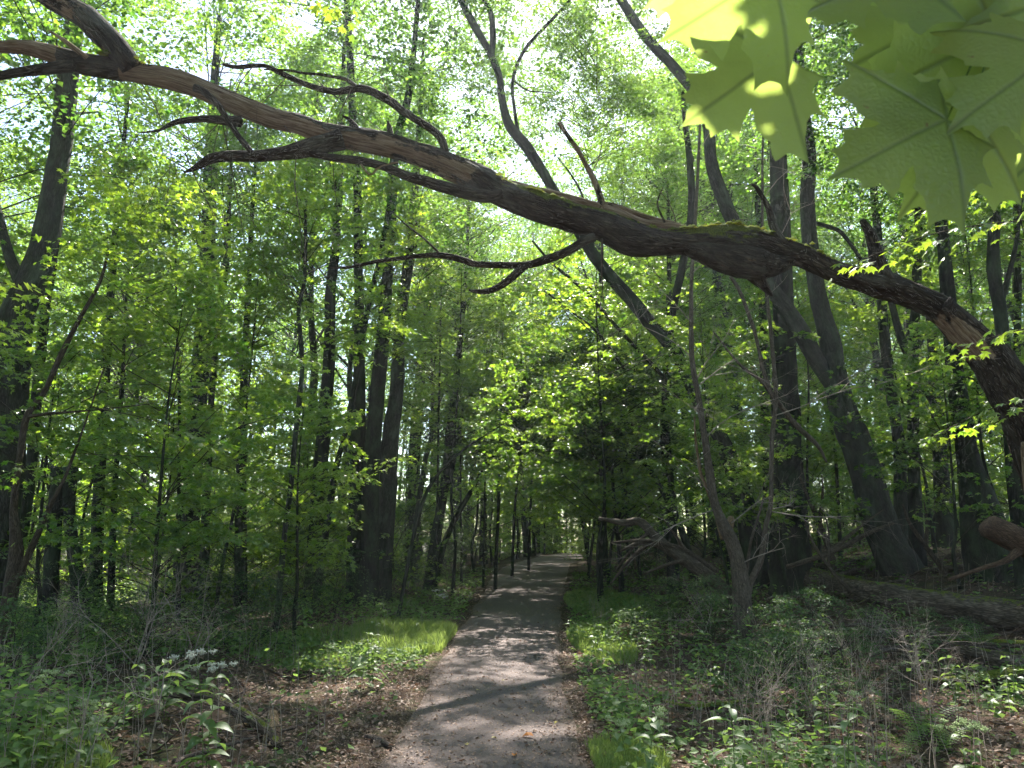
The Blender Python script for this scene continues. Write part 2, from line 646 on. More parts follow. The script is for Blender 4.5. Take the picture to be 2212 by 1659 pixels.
# ------------------------------------------------------------------ ground and path
xs = np.sinh(np.linspace(-6.2, 6.2, 330)) / math.sinh(6.2) * 500
xs = np.unique(np.concatenate([xs[np.abs(xs) > 9], np.linspace(-9, 9, 150)]))
ys = np.concatenate([np.linspace(-300, -10, 20), np.linspace(-9, 3, 20), np.linspace(3.1, 22, 180), np.linspace(22.3, 70, 110), np.linspace(72, 130, 30), np.linspace(140, 700, 25)])
X, Y = np.meshgrid(xs, ys)
Z = hh(X, Y)
ins = np.minimum(X - pathL(Y), pathR(Y) - X)
Z = Z - 0.035 * sstep(ins, 0.0, 0.25) * (Y > -15)
nx, ny = len(xs), len(ys)
i = np.arange(ny - 1)[:, None] * nx
j = np.arange(nx - 1)[None, :]
F = np.stack([i + j, i + j + 1, i + nx + j + 1, i + nx + j], -1).reshape(-1, 4)
link('ground', new_mesh('ground', np.stack([X.ravel(), Y.ravel(), Z.ravel()], 1), F, M_ground), kind='structure')

py = np.concatenate([np.linspace(-15, 3, 20), np.linspace(3.2, 30, 160), np.linspace(30.5, 118, 90)])
pu = np.linspace(0, 1, 25)
L_, R_ = pathL(py), pathR(py)
jl = np.array([vn(np.array([[yy * 1.1, 0.5, 3.3]]))[0] for yy in py]) * 0.13
jr = np.array([vn(np.array([[yy * 1.1, 7.5, 1.3]]))[0] for yy in py]) * 0.13
PX = (L_ + jl)[:, None] + pu[None, :] * (R_ + jr - L_ - jl)[:, None]
PY = np.repeat(py[:, None], 25, 1)
PZ = hh(PX, PY) + 0.006 + 0.02 * (1 - (2 * pu[None, :] - 1) ** 2)
PZ[:, 0] -= 0.03
PZ[:, -1] -= 0.03
edge = np.abs(2 * pu[None, :] - 1) ** 3 * np.ones_like(PX)
i = np.arange(len(py) - 1)[:, None] * 25
j = np.arange(24)[None, :]
F = np.stack([i + j, i + j + 1, i + 25 + j + 1, i + 25 + j], -1).reshape(-1, 4)
link('path', new_mesh('path', np.stack([PX.ravel(), PY.ravel(), PZ.ravel()], 1), F, M_path, attrs={'edge': edge.ravel()}), kind='structure')

# ------------------------------------------------------------------ leaves
LM = np.array([(0, 0, 0), (.10, .50, -.06), (.34, .27, .03), (.70, .54, -.07), (.62, .17, .03), (1, 0, -.10),
               (.62, -.17, .03), (.70, -.54, -.07), (.34, -.27, .03), (.10, -.50, -.06)], float)
LMF = np.array([(0, 2, 1), (0, 3, 2), (0, 4, 3), (0, 5, 4), (0, 6, 5), (0, 7, 6), (0, 8, 7), (0, 9, 8)])
LQ = np.array([(0, 0, 0), (.42, .40, .07), (1, 0, -.05), (.42, -.40, .07)], float)
LQF = np.array([(0, 2, 1), (0, 3, 2)])
LO = np.array([(0, 0, 0), (.25, .24, .05), (.62, .20, .04), (1, 0, -.12), (.62, -.20, .04), (.25, -.24, .05), (.35, 0, 0), (.7, 0, -.03)], float)
LOF = np.array([(0, 6, 1), (6, 2, 1), (6, 7, 2), (7, 3, 2), (0, 5, 6), (5, 4, 6), (6, 4, 7), (7, 4, 3)])


def scatter(C, D, Nn, size, T, TF, v=None, r=None):
    r = r or rng
    n = len(C)
    D = D / (np.linalg.norm(D, axis=1)[:, None] + 1e-9)
    Sd = np.cross(Nn, D)
    Sd /= np.linalg.norm(Sd, axis=1)[:, None] + 1e-9
    Nn = np.cross(D, Sd)
    size = np.broadcast_to(size, (n,))[:, None, None]
    V = C[:, None, :] + size * (T[None, :, 0:1] * D[:, None, :] + T[None, :, 1:2] * Sd[:, None, :] + T[None, :, 2:3] * Nn[:, None, :])
    k = len(T)
    F = (TF[None] + (np.arange(n) * k)[:, None, None]).reshape(-1, TF.shape[1])
    v = r.random(n) if v is None else v
    return V.reshape(-1, 3), F, np.repeat(v, k)


def spray_leaves(r, C, cr, nleaf, size, tiltsd=0.35, droop=0.25, flat=0.07):
    """leaves of many flat leafy sprays; C (m,3) centres, cr radii"""
    m = len(C)
    k = np.repeat(np.arange(m), nleaf)
    n = len(k)
    a = r.random(n) * 2 * math.pi
    rr = np.sqrt(r.random(n))
    R = cr[k]
    off = np.stack([np.cos(a) * rr * R, np.sin(a) * rr * R, -droop * rr ** 2 * R + r.normal(0, 1, n) * flat * R], 1)
    # every spray leans its own way
    tl = r.normal(0, 0.28, (m, 2))[k]
    off[:, 2] += off[:, 0] * tl[:, 0] + off[:, 1] * tl[:, 1]
    D = np.stack([np.cos(a) + r.normal(0, .8, n), np.sin(a) + r.normal(0, .8, n), r.normal(-0.35, .35, n)], 1)
    Nn = np.stack([r.normal(0, tiltsd, n) - tl[:, 0], r.normal(0, tiltsd, n) - tl[:, 1], np.ones(n)], 1)
    return C[k] + off, D, Nn, size * r.uniform(0.6, 1.2, n)


def gen_crown(seed, rad, H, ncl, nleaf, clr, size, T, TF, bmat, lmat, name, low=0.25, v_bias=0.0, dens=0.55, hole=.5, bstep=4):
    """returns (foliage mesh, branch mesh); local z from 0 (bottom) to H"""
    r = np.random.default_rng(seed)
    z = H * r.random(ncl) ** 0.9
    u = (z / H - 0.42) / 0.60
    prof = np.sqrt(np.clip(1 - u ** 2, 0.03, 1))
    ang = r.random(ncl) * 2 * math.pi
    lobes = 1 + 0.28 * np.sin(ang * 3 + seed) + 0.2 * np.sin(ang * 5 + z * 1.1 + seed)
    rr = rad * prof * lobes * (dens + (1 - dens) * r.random(ncl)) * np.where(r.random(ncl) < 0.25, r.random(ncl), 1)
    C = np.stack([np.cos(ang) * rr, np.sin(ang) * rr, z], 1)
    cr = clr * r.uniform(0.55, 1.25, ncl)
    Lc, D, Nn, sz = spray_leaves(r, C, cr, nleaf, size)
    # uneven outline: drop some leaves by a 3-d noise field
    keep = (vn(Lc * 1.1 + seed * 5) > -0.36) & (vn(Lc * hole + seed * 9) > -0.16)
    Lc, D, Nn, sz = Lc[keep], D[keep], Nn[keep], sz[keep]
    vv = np.clip(r.random(len(Lc)) * 0.9 + 0.1 * (vn(Lc * .6) + 1) / 2 * 1 + v_bias, 0, 1)
    V, F, v = scatter(Lc, D, Nn, sz, T, TF, vv, r)
    fol = new_mesh(name + '_foliage', V, F, lmat, False, {'v': v})
    mb = MB()
    for k in range(ncl):
        if k % bstep and ncl > 60:
            continue
        c = C[k]
        a0 = np.array([0, 0, max(c[2] - (0.1 + .5 * r.random()) * rr[k] - 0.2, -0.4)])
        mid = a0 * 0.45 + c * 0.55 + np.array([0, 0, 0.08 * rr[k]]) + r.normal(0, .04, 3) * rr[k]
        b0 = 0.0045 * rr[k] + 0.004
        Vb, Fb, tcb = tube([a0, mid, c], [b0, b0 * .6, 0.004], 4, 6, 0, 0, cap=False)
        mb.add(Vb, Fb, tc=tcb)
    br = mb.mesh(name + '_branches', bmat)
    return fol, br


SAP = [gen_crown(10 + k, rad, H, ncl, 56, 0.44, 0.105, LM, LMF, M_twigd, M_leaf, 'sapling_crown', v_bias=-0.03, hole=.8)
       for k, (rad, H, ncl) in enumerate([(1.5, 3.6, 95), (1.9, 4.4, 130), (1.3, 5.2, 110), (2.3, 3.8, 140), (1.7, 6.0, 150)])]
CAN = [gen_crown(40 + k, rad, H, ncl, 92, 0.72, 0.115, LQ, LQF, M_twigd, M_canopy, 'canopy_crown')
       for k, (rad, H, ncl) in enumerate([(3.8, 8.5, 300), (4.6, 7.5, 330), (3.2, 10.5, 310), (5.0, 10, 420), (3.8, 8.5, 190)])]
print('crowns', sum(len(a.polygons) for a, b in SAP), sum(len(a.polygons) for a, b in CAN))

# ------------------------------------------------------------------ prototypes of repeated trees
OFF = (0, 0, -80)


def sapling_proto(k, zc, lean):
    r = np.random.default_rng(70 + k)
    fol, br = SAP[k]
    H = [3.6, 4.4, 5.2, 3.8, 6.0][k]
    root = empty('young_maple', 'slender young maple', 'tree', OFF)
    pts = [(0, 0, -0.2), (lean * .2, .05, zc * .5), (lean * .7, 0, zc), (lean + .05, .1, zc + H * .5), (lean, 0.05, zc + H * .92)]
    pts = np.array(pts) + np.vstack([np.zeros(3), r.normal(0, .06, (4, 3)) * [1, 1, 0]])
    V, F, tc = tube(pts, [.045, .036, .030, .018, .005], 8, 22, .04, .05, cap=False, seed=k)
    mb = MB().add(V, F, tc=tc)
    t = link('trunk', mb.mesh('sapling_trunk', M_barkd), root)
    c = link('crown', fol, root, loc=(lean, 0.05, zc))
    b = link('branches', br, root, loc=(lean, 0.05, zc))
    KIDS[root.name] = [t, c, b]
    return root


def canopy_proto(k, htr, lean, rbase):
    r = np.random.default_rng(170 + k)
    fol, br = CAN[k]
    H = [8.5, 7.5, 10.5, 10][k]
    root = empty('tall_tree', 'tall canopy tree', 'tree', OFF)
    pts = np.array([(0, 0, -0.3), (0.0, 0, 0.5), (lean * .2, 0, htr * .35), (lean * .6, .1, htr * .7), (lean, 0, htr), (lean, .1, htr + H * .85)], float)
    pts[2:, :2] += r.normal(0, .18, (4, 2))
    V, F, tc = tube(pts, [rbase * 1.45, rbase * 1.05, rbase * .82, rbase * .7, rbase * .5, .03], 12, 50, .05, .05, cap=False, seed=k)
    mb = MB().add(V, F, tc=tc)
    for q in range(9):
        z0 = htr * r.uniform(.75, 1.0) + q * .35
        a = r.random() * 6.28
        Ll = r.uniform(1.6, 3.2)
        bx = np.interp(z0, pts[:, 2], pts[:, 0]), np.interp(z0, pts[:, 2], pts[:, 1])
        p = [(bx[0], bx[1], z0), (bx[0] + math.cos(a) * Ll * .5, bx[1] + math.sin(a) * Ll * .5, z0 + Ll * .5), (bx[0] + math.cos(a) * Ll, bx[1] + math.sin(a) * Ll, z0 + Ll * 1.1)]
        V, F, tc = tube(p, [rbase * .3, rbase * .2, .02], 6, 8, 0, .05, cap=False)
        mb.add(V, F, tc=tc)
    t = link('trunk', mb.mesh('canopy_trunk', M_barkd if k % 2 else M_bark), root)
    c = link('crown', fol, root, loc=(lean, 0.05, htr - 1.0))
    b = link('branches', br, root, loc=(lean, 0.05, htr - 1.0))
    KIDS[root.name] = [t, c, b]
    return root


sap_protos = [sapling_proto(k, zc, ln) for k, (zc, ln) in enumerate([(1.1, .3), (1.6, -.2), (2.0, .5), (1.3, 0.0), (2.4, -.4)])]
can_protos = [canopy_proto(k, h_, ln, rb) for k, (h_, ln, rb) in enumerate([(9.0, .6, .17), (11.0, -.7, .22), (7.0, .3, .15), (11.5, 0.4, .26)])]
used = set()


def place(protos, k, x, y, rz, s, label, group, tilt=(0, 0)):
    p = protos[k]
    loc = (x, y, hz(x, y) - 0.05)
    if p.name not in used:
        used.add(p.name)
        p.location = loc
        p.rotation_euler = (tilt[0], tilt[1], rz)
        p.scale = (s, s, s) if np.ndim(s) == 0 else s
        p['label'] = label
        p['group'] = group
        return p
    return copy_tree(p, loc, rz, s, label, group, tilt)

# ------------------------------------------------------------------ traced trees
def world_pts(pts, D):
    D = np.broadcast_to(np.asarray(D, float), (len(pts),))
    W = np.array([P(a[0], a[1], d) for a, d in zip(pts, D)])
    R = np.array([S(a[2], a[0], a[1], d) / 2 for a, d in zip(pts, D)])
    return W, R


TREE_BASES = []


def slim(pts, k):
    return [(a, b, c * k) for a, b, c in pts]


def traced(name, label, pts, D, m, limbs=(), up=None, crown=None, group=None, cat='tree', flare=1.35, sides=16, amp=.07, ground=True, extra=None, n=None):
    """pts bottom -> top in traced units (x, y, width)"""
    W, R = world_pts(pts, D)
    if ground:
        b = W[0].copy()
        d = (W[1] - W[0])
        d = d / np.linalg.norm(d)
        g = hz(b[0], b[1])
        if b[2] > g + 0.15:
            k = (b[2] - g + .25) / max(d[2], .35)
            nb = b - d * k * np.array([.8, .8, 0]) * (1 if abs(d[0]) < .8 else .4)
            nb[2] = hz(nb[0], nb[1]) - 0.25
            md = (nb * .75 + b * .25)
            W = np.vstack([nb, md, W])
            R = np.concatenate([[R[0] * flare * 1.15], [R[0] * (1 + (flare - 1) * .35)], R])
        else:
            g = hz(b[0], b[1])
            if b[2] > g - .1:
                nb = b - np.array([0, 0, b[2] - g + .25])
                W = np.vstack([nb, W])
                R = np.concatenate([[R[0] * flare], R])
    if up:
        d = W[-1] - W[-2]
        d = d / np.linalg.norm(d)
        z0, z1 = W[-1][2], up
        if z1 > z0 + 1:
            k = (z1 - z0)
            p1 = W[-1] + np.array([d[0] * .8, d[1] * .5, 1]) * k * .5 * np.array([1, 1, 1])
            p2 = p1 + np.array([d[0] * .3, 0, 1]) * k * .5
            W = np.vstack([W, p1, p2])
            R = np.concatenate([R, [R[-1] * .7, R[-1] * .35]])
    base = np.array([W[0][0], W[0][1], max(hz(W[0][0], W[0][1]), W[0][2])]) if ground else W[0]
    TREE_BASES.append(base)
    root = empty(name, label, cat, tuple(base), group)
    sd = len(TREE_BASES)
    V, F, tc = tube(W, R, sides, n, amp, .05, seed=sd)
    kids = [link('trunk', MB().add(V, F, tc=tc).mesh('trunk', m, base), root)]
    for lb in limbs:
        lp, lD = (lb, D if np.ndim(D) == 0 else np.mean(D)) if not isinstance(lb, tuple) else (lb[0], lb[1])
        w_, r_ = world_pts(lp, lD)
        V, F, tc = tube(w_, r_, 8, None, amp * .8, .05, seed=sd + 3)
        kids.append(link('limb', MB().add(V, F, tc=tc).mesh('limb', m, base), root))
    if crown:
        for (kind, k, s, dx, dy, dz, rz) in crown:
            if kind == 'c' and np.mean(D) < 20.5:
                k = 4
            fol, br = (CAN if kind == 'c' else SAP)[k]
            for nm, me in (('crown', fol), ('branches', br)):
                o = link(nm, me, root)
                tp = W[-1] - base
                o.location = (tp[0] + dx, tp[1] + dy, tp[2] + dz)
                o.rotation_euler = (0, 0, rz)
                o.scale = (s, s, s)
                kids.append(o)
    KIDS[root.name] = kids
    return root


# --- left side
traced('large_tree', 'large grey-barked tree at the left edge, leaning right with a fork on its left side',
       [(-8, 1180, 84), (8, 1000, 78), (20, 860, 72), (31, 704, 66), (55, 635, 62), (87, 566, 56), (105, 485, 50), (121, 381, 43), (132, 312, 42), (146, 173, 40), (160, 60, 36)], 11.5, M_bark,
       limbs=[[(50, 625, 30), (28, 573, 24), (14, 531, 20), (-2, 468, 18), (-30, 380, 16)]], up=13, crown=[('c', 0, .9, 0, 0, -5, 1.0), ('s', 1, 1.2, -1.5, 0, -7.5, 0)], sides=28)
traced('curved_sapling', 'slim curved sapling with grey-brown stem arching right in front of the large leaning tree',
       [(22, 1280, 30), (35, 1188, 26), (30, 1103, 17), (36, 1034, 13), (46, 964, 13), (59, 898, 13), (94, 850, 11), (132, 767, 11), (173, 687, 9), (215, 611, 7), (235, 540, 5)], 9.5, M_brown,
       limbs=[[(60, 900, 9), (110, 893, 6), (200, 886, 4), (330, 872, 2)], [(20, 1288, 18), (70, 1180, 14), (110, 1090, 9), (139, 1034, 7), (160, 980, 6), (187, 905, 4), (230, 780, 3)]],
       crown=[('s', 0, .8, .2, 0.3, -1.6, .5)], sides=12)
traced('dark_tree', 'dark straight trunk just behind the large leaning tree at left',
       [(38, 1180, 28), (55, 1100, 24), (70, 980, 22), (80, 850, 21), (97, 670, 20), (112, 580, 18), (122, 480, 15)], 16, M_barkd, up=14, crown=[('c', 2, .85, 0, 0, -6, 2)])
traced('broken_snag', 'broad dark snag with a flat broken top at left, the left one of two',
       [(109, 1285, 32), (113, 1200, 30), (120, 1100, 28), (125, 1012, 28)], 15, M_barkd, cat='snag', group='broken snags', flare=1.2)
traced('broken_snag', 'black crooked snag with a jagged top right beside the flat broken one',
       [(172, 1275, 30), (160, 1200, 26), (150, 1119, 24), (150, 1060, 25), (153, 1010, 28)], 15, M_barkd, cat='snag', group='broken snags', flare=1.2)
traced('thin_tree', 'thin dark trunk right of the two broken snags',
       [(207, 1290, 30), (209, 1188, 25), (214, 1040, 22), (222, 900, 20)], 18, M_barkd, up=13, crown=[('c', 0, .7, 0, 0, -5, 0)])
traced('thin_tree', 'slim pole-like trunk standing between the snags and the thick dark tree',
       [(239, 1290, 15), (245, 1120, 13), (253, 982, 10), (264, 830, 9), (268, 740, 7)], 17, M_barkd, up=9, crown=[('s', 2, 1.1, 0, 0, -4, 0)])
traced('thick_dark_tree', 'thick dark straight trunk left of centre, rising from brambles',
       [(402, 1285, 54), (402, 1188, 49), (412, 1050, 42), (423, 923, 38), (430, 843, 36), (440, 704, 33), (447, 600, 31), (452, 450, 28), (458, 300, 25)], 23, M_barkd, up=19, crown=[('c', 3, .95, 0, 0, -8, 0)],
       limbs=[[(448, 600, 8), (475, 560, 6), (500, 520, 4)]], flare=1.15)
traced('slim_tree', 'slimmer trunk leaning right beside the thick dark tree',
       [(440, 1250, 26), (444, 1119, 18), (454, 912, 14), (461, 808, 13), (475, 670, 12), (489, 566, 12), (495, 440, 9)], 19, M_bark, up=13, crown=[('c', 2, .7, 0, 0, -7, 0)],
       limbs=[[(475, 680, 5), (505, 640, 3), (540, 600, 2)]])
traced('thin_tree', 'very thin stem with small side shoots left of the thick dark tree',
       [(386, 1240, 10), (387, 964, 7), (388, 878, 7), (381, 670, 5), (380, 560, 4)], 16, M_barkd, up=7.5, crown=[('s', 4, .9, 0, 0, -4.5, 1)], sides=8)
traced('thin_tree', 'short dark trunk between the slimmer leaning tree and the crooked sapling',
       [(520, 1265, 27), (520, 1101, 24), (523, 960, 19), (528, 800, 15), (535, 650, 12)], 18, M_barkd, up=12, crown=[('c', 0, .6, 0, 0, -5, 3)])
traced('crooked_sapling', 'crooked thin stem with a sharp bend left of the dark pole by the trunk pair',
       [(606, 1250, 13), (614, 1160, 12), (628, 1051, 11), (641, 912, 11), (652, 808, 10), (650, 740, 10), (645, 670, 9), (657, 610, 8), (660, 548, 8), (660, 470, 6), (664, 360, 5)], 14, M_bark, up=9, crown=[('s', 3, 1.0, 0, 0, -3.5, 1)], sides=10)
traced('straight_tree', 'straight dark trunk halfway between the thick left tree and the trunk pair',
       [(676, 1250, 36), (690, 1051, 31), (700, 912, 28), (711, 774, 25), (714, 635, 22), (725, 531, 18), (733, 400, 15), (738, 250, 12)], 20, M_barkd, up=17, crown=[('c', 1, .8, 0, 0, -7, 1)])
traced('leaning_pole', 'thin pole leaning right across the trunk pair',
       [(690, 1240, 16), (725, 1016, 13), (743, 947, 12), (767, 826, 11), (798, 652, 10), (822, 548, 10), (840, 440, 8)], 17.5, M_barkd, up=9, crown=[('s', 2, .9, 0, 0, -4, 0)], sides=8)
traced('trunk_pair_tree', 'left trunk of the close pair of dark trees left of the path',
       [(768, 1240, 38), (772, 1023, 34), (774, 947, 32), (776, 808, 25), (776, 670, 21), (774, 566, 19), (772, 416, 17), (762, 250, 16), (755, 104, 15), (750, 0, 13)], 19, M_barkd, up=18, crown=[('c', 0, 1, 0, 0, -7, 4)])
traced('trunk_pair_tree', 'right trunk of the close pair of dark trees, furrowed and leaning slightly right',
       [(798, 1240, 40), (802, 1023, 36), (807, 947, 34), (819, 808, 30), (829, 704, 28), (838, 583, 23), (845, 485, 21), (848, 381, 20), (860, 290, 17), (882, 208, 15), (893, 120, 12), (902, 17, 10)], 18.5, M_barkd, up=17, crown=[('c', 2, 1, 0, 0, -8, 4)])
traced('furrowed_tree', 'furrowed grey trunk standing right of the trunk pair nearer the path',
       [(826, 1240, 42), (838, 1040, 38), (843, 947, 36), (857, 843, 30), (864, 704, 24), (878, 593, 22), (888, 503, 19), (898, 380, 15)], 20, M_bark, up=16, crown=[('c', 3, .8, 0, 0, -8, 2)],
       limbs=[[(868, 700, 10), (882, 620, 8), (900, 520, 5), (915, 430, 3)]])
traced('leaning_pole', 'dark leaning stem behind the left verge, rising right over the shrub by the path',
       [(880, 1225, 8), (905, 1110, 8), (935, 1040, 7), (985, 985, 5), (1040, 945, 4), (1090, 915, 2)], 16, M_barkd, sides=8, crown=[('s', 0, .8, .4, 0, -1.6, 1)])
traced('twin_trunk_tree', 'short leaning twin trunk half hidden by leaves right of the furrowed tree',
       [(936, 1200, 24), (955, 1080, 20), (965, 1016, 19), (972, 930, 18), (985, 820, 14)], 24, M_barkd, up=13, crown=[('c', 0, .75, 0, 0, -5, 2)],
       limbs=[[(950, 1100, 12), (975, 1020, 10), (985, 960, 9), (1000, 880, 6)]])
for lab, pts, D in [
    ('thin upright stem left of the path mouth, rising through the middle-distance leaves', [(944, 1190, 8), (946, 1000, 7), (951, 739, 6), (954, 600, 5)], 22),
    ('slender straight pole beside the far bend of the path, the thicker one', [(1072, 1200, 12), (1077, 1080, 10), (1080, 947, 8), (1084, 800, 6)], 24),
    ('very thin pole close left of the thicker pole by the far bend', [(1045, 1195, 8), (1047, 1080, 6), (1049, 950, 5)], 25),
    ('thin trunk right beside the path where it narrows in the distance, on its left', [(1108, 1190, 10), (1112, 1100, 9), (1122, 990, 7), (1130, 880, 5)], 30),
    ('thin pole left of the far path opening under the dark hanging foliage', [(1143, 1190, 9), (1146, 1100, 8), (1150, 1000, 6)], 34)]:
    traced('thin_tree', lab, slim(pts, .65), D, M_barkd, up=10, crown=[('s', random.choice([2, 4]), 1.0, 0, 0, -4.5, random.random() * 6)], sides=8)

# --- the tall tree leaning left across the middle
traced('leaning_tree', 'long dark tree leaning left over the path, forking in the sky gap',
       slim([(1622, 1160, 60), (1606, 1086, 54), (1574, 982, 42), (1536, 912, 34), (1505, 860, 32), (1475, 790, 32), (1443, 739, 34), (1401, 694, 34), (1367, 652, 34), (1315, 593, 31), (1280, 548, 29), (1235, 475, 27), (1193, 406, 25), (1141, 322, 27), (1100, 270, 24), (1083, 208, 18), (1079, 166, 18), (1058, 114, 17), (1027, 59, 19), (996, 0, 16), (965, -80, 14)], .84),
       17, M_barkd, limbs=[[(1062, 118, 14), (1065, 80, 13), (1060, 28, 12), (1041, -10, 11), (1020, -80, 9)],
                           [(1122, 300, 9), (1112, 240, 7), (1108, 173, 7), (1134, 107, 8), (1193, 42, 7), (1240, -10, 5)],
                           [(1445, 742, 26), (1446, 700, 20), (1465, 618, 17), (1477, 559, 17), (1491, 478, 16), (1494, 416, 16), (1488, 329, 14), (1480, 262, 11), (1474, 180, 8)],
                           [(1109, 174, 4), (1140, 195, 3), (1190, 200, 2)], [(1285, 545, 6), (1260, 430, 5), (1235, 380, 4), (1205, 340, 2)]],
       up=17, crown=[('c', 1, .55, 0.5, 0, -1.5, 1)], sides=18, amp=.05)
traced('thin_leaning_tree', 'thin dark stem leaning left above the path, parallel to and below the long leaning tree',
       [(1470, 860, 10), (1420, 800, 9), (1360, 736, 8), (1315, 687, 8), (1263, 628, 8), (1193, 569, 6), (1150, 520, 4)], 19, M_barkd, ground=False, sides=8,
       limbs=[[(1350, 800, 6), (1297, 725, 6), (1235, 673, 5), (1176, 628, 4)]])
traced('upright_tree', 'upright dark trunk with a bend standing right of the path behind the dead sapling',
       [(1452, 1185, 25), (1446, 1051, 21), (1439, 982, 22), (1436, 895, 17), (1440, 800, 14)], 21, M_barkd, up=12, crown=[('c', 0, .7, 0, 0, -4.5, 2)])
traced('big_black_tree', 'massive black upright trunk right of the dead forked sapling',
       [(1708, 1190, 84), (1706, 1153, 76), (1703, 1051, 68), (1699, 947, 60), (1696, 843, 54), (1695, 739, 46), (1690, 600, 42), (1686, 468, 40), (1680, 330, 34)], 16, M_barkd, up=18, crown=[('c', 3, .95, 0, 1, -8, 4)], sides=24)
traced('dark_tree', 'dark straight trunk half hidden behind the left side of the massive black tree',
       [(1662, 1180, 26), (1660, 1050, 24), (1656, 930, 24), (1652, 800, 20)], 22, M_barkd, up=14, crown=[('c', 2, .8, 0, 1, -6, 4)])
traced('forked_leaning_tree', 'tall grey tree leaning left and forking high up',
       [(1938, 1215, 84), (1922, 1188, 76), (1886, 1086, 66), (1859, 982, 62), (1824, 895, 56), (1805, 826, 50), (1795, 746, 42), (1774, 670, 37), (1763, 618, 34), (1748, 503, 31), (1744, 416, 29), (1748, 347, 28), (1741, 277, 25), (1734, 225, 24), (1724, 120, 22), (1712, 0, 20)], 15.5, M_bark,
       limbs=[[(1812, 850, 40), (1765, 781, 36), (1730, 715, 38), (1696, 663, 36), (1668, 625, 33), (1640, 580, 32), (1600, 510, 32), (1575, 460, 31), (1554, 409, 29), (1536, 347, 27), (1528, 262, 24), (1500, 200, 23), (1450, 139, 22), (1401, 87, 21), (1342, 0, 20), (1300, -80, 18)],
              [(1810, 560, 10), (1840, 600, 9), (1790, 500, 8)][:0] or [(1752, 480, 9), (1790, 490, 9), (1820, 505, 8), (1860, 560, 7)]],
       up=17, crown=[('c', 1, .9, 0, 0, -6, 0), ('c', 0, .7, -4.5, 0, -5.5, 0)], sides=24, flare=1.15)
traced('side_tree', 'medium brown-tinged trunk right of the forked leaning tree, curving gently',
       [(1950, 1200, 34), (1945, 1086, 27), (1945, 982, 25), (1935, 912, 23), (1921, 826, 22), (1911, 739, 20), (1906, 670, 20), (1900, 560, 18), (1890, 440, 15)], 17, M_bark, up=14, crown=[('c', 2, .8, 0, 0, -6, 3)])
traced('side_tree', 'straight trunk with a diagonal side limb, right of the brown-tinged curving trunk',
       [(1982, 1200, 36), (1977, 1103, 27), (1973, 947, 23), (1973, 808, 21), (1977, 670, 19), (1981, 583, 18), (1984, 460, 15)], 16, M_barkd, up=14, crown=[('c', 0, .85, 0, 0, -5, 3)],
       limbs=[[(1972, 790, 17), (1945, 725, 17), (1928, 663, 14), (1915, 610, 12)], [(2052, 935, 16), (2022, 881, 15), (1990, 830, 12), (1978, 800, 9)]])
traced('split_tree', 'thick dark tree near the right edge whose trunk widens and leans left',
       [(2132, 1190, 92), (2119, 1103, 76), (2101, 1034, 56), (2087, 964, 42), (2074, 878, 38), (2063, 808, 34), (2054, 722, 30), (2045, 600, 27), (2030, 450, 22)], 14, M_barkd, up=14, crown=[('c', 1, .8, 0, 0, -6, 3)], sides=20)
traced('background_tree', 'dark trunk between the straight side tree and the widening tree, farther back',
       [(2040, 1130, 34), (2034, 1040, 32), (2028, 940, 26)], 22, M_barkd, up=13, crown=[('c', 0, .8, 0, 0, -5, 3)])
traced('side_tree', 'forked trunk rising behind the arching limb near the right edge',
       [(2180, 900, 28), (2164, 704, 26), (2148, 600, 25), (2146, 531, 24), (2150, 400, 20)], 13, M_barkd, up=13, crown=[('c', 2, .75, 0, 0, -6, 3)],
       limbs=[[(2160, 660, 14), (2180, 590, 11), (2196, 520, 9), (2205, 430, 7)]])
traced('thin_tree', 'thin trunk at the very right edge behind the arching limb',
       [(2195, 860, 15), (2197, 740, 14), (2199, 635, 14), (2196, 500, 12)], 15, M_barkd, up=12, crown=[('c', 0, .7, 0, 0, -5, 3)])
traced('thin_tree', 'slim stem between the massive black tree and the forked leaning tree',
       [(1815, 1180, 9), (1806, 1000, 7), (1797, 930, 6)], 19, M_barkd, up=8, crown=[('s', 4, .9, 0, 0, -4.5, 3)], sides=8)

lt = bpy.data.objects['leaning_tree']
for (x, y, z, k, sc_) in [(2.2, 20.5, 12.4, 1, .62), (3.0, 19.0, 9.8, 4, .5), (1.6, 18.6, 12.4, 0, .42), (-.9, 18.5, 13.0, 4, .42)]:
    for nm, me in zip(('crown', 'branches'), CAN[k]):
        o = link(nm, me, lt, loc=(x - lt.location.x, y - lt.location.y, z - lt.location.z))
        o.scale = (sc_, sc_, sc_)
        o.rotation_euler = (0, 0, x)

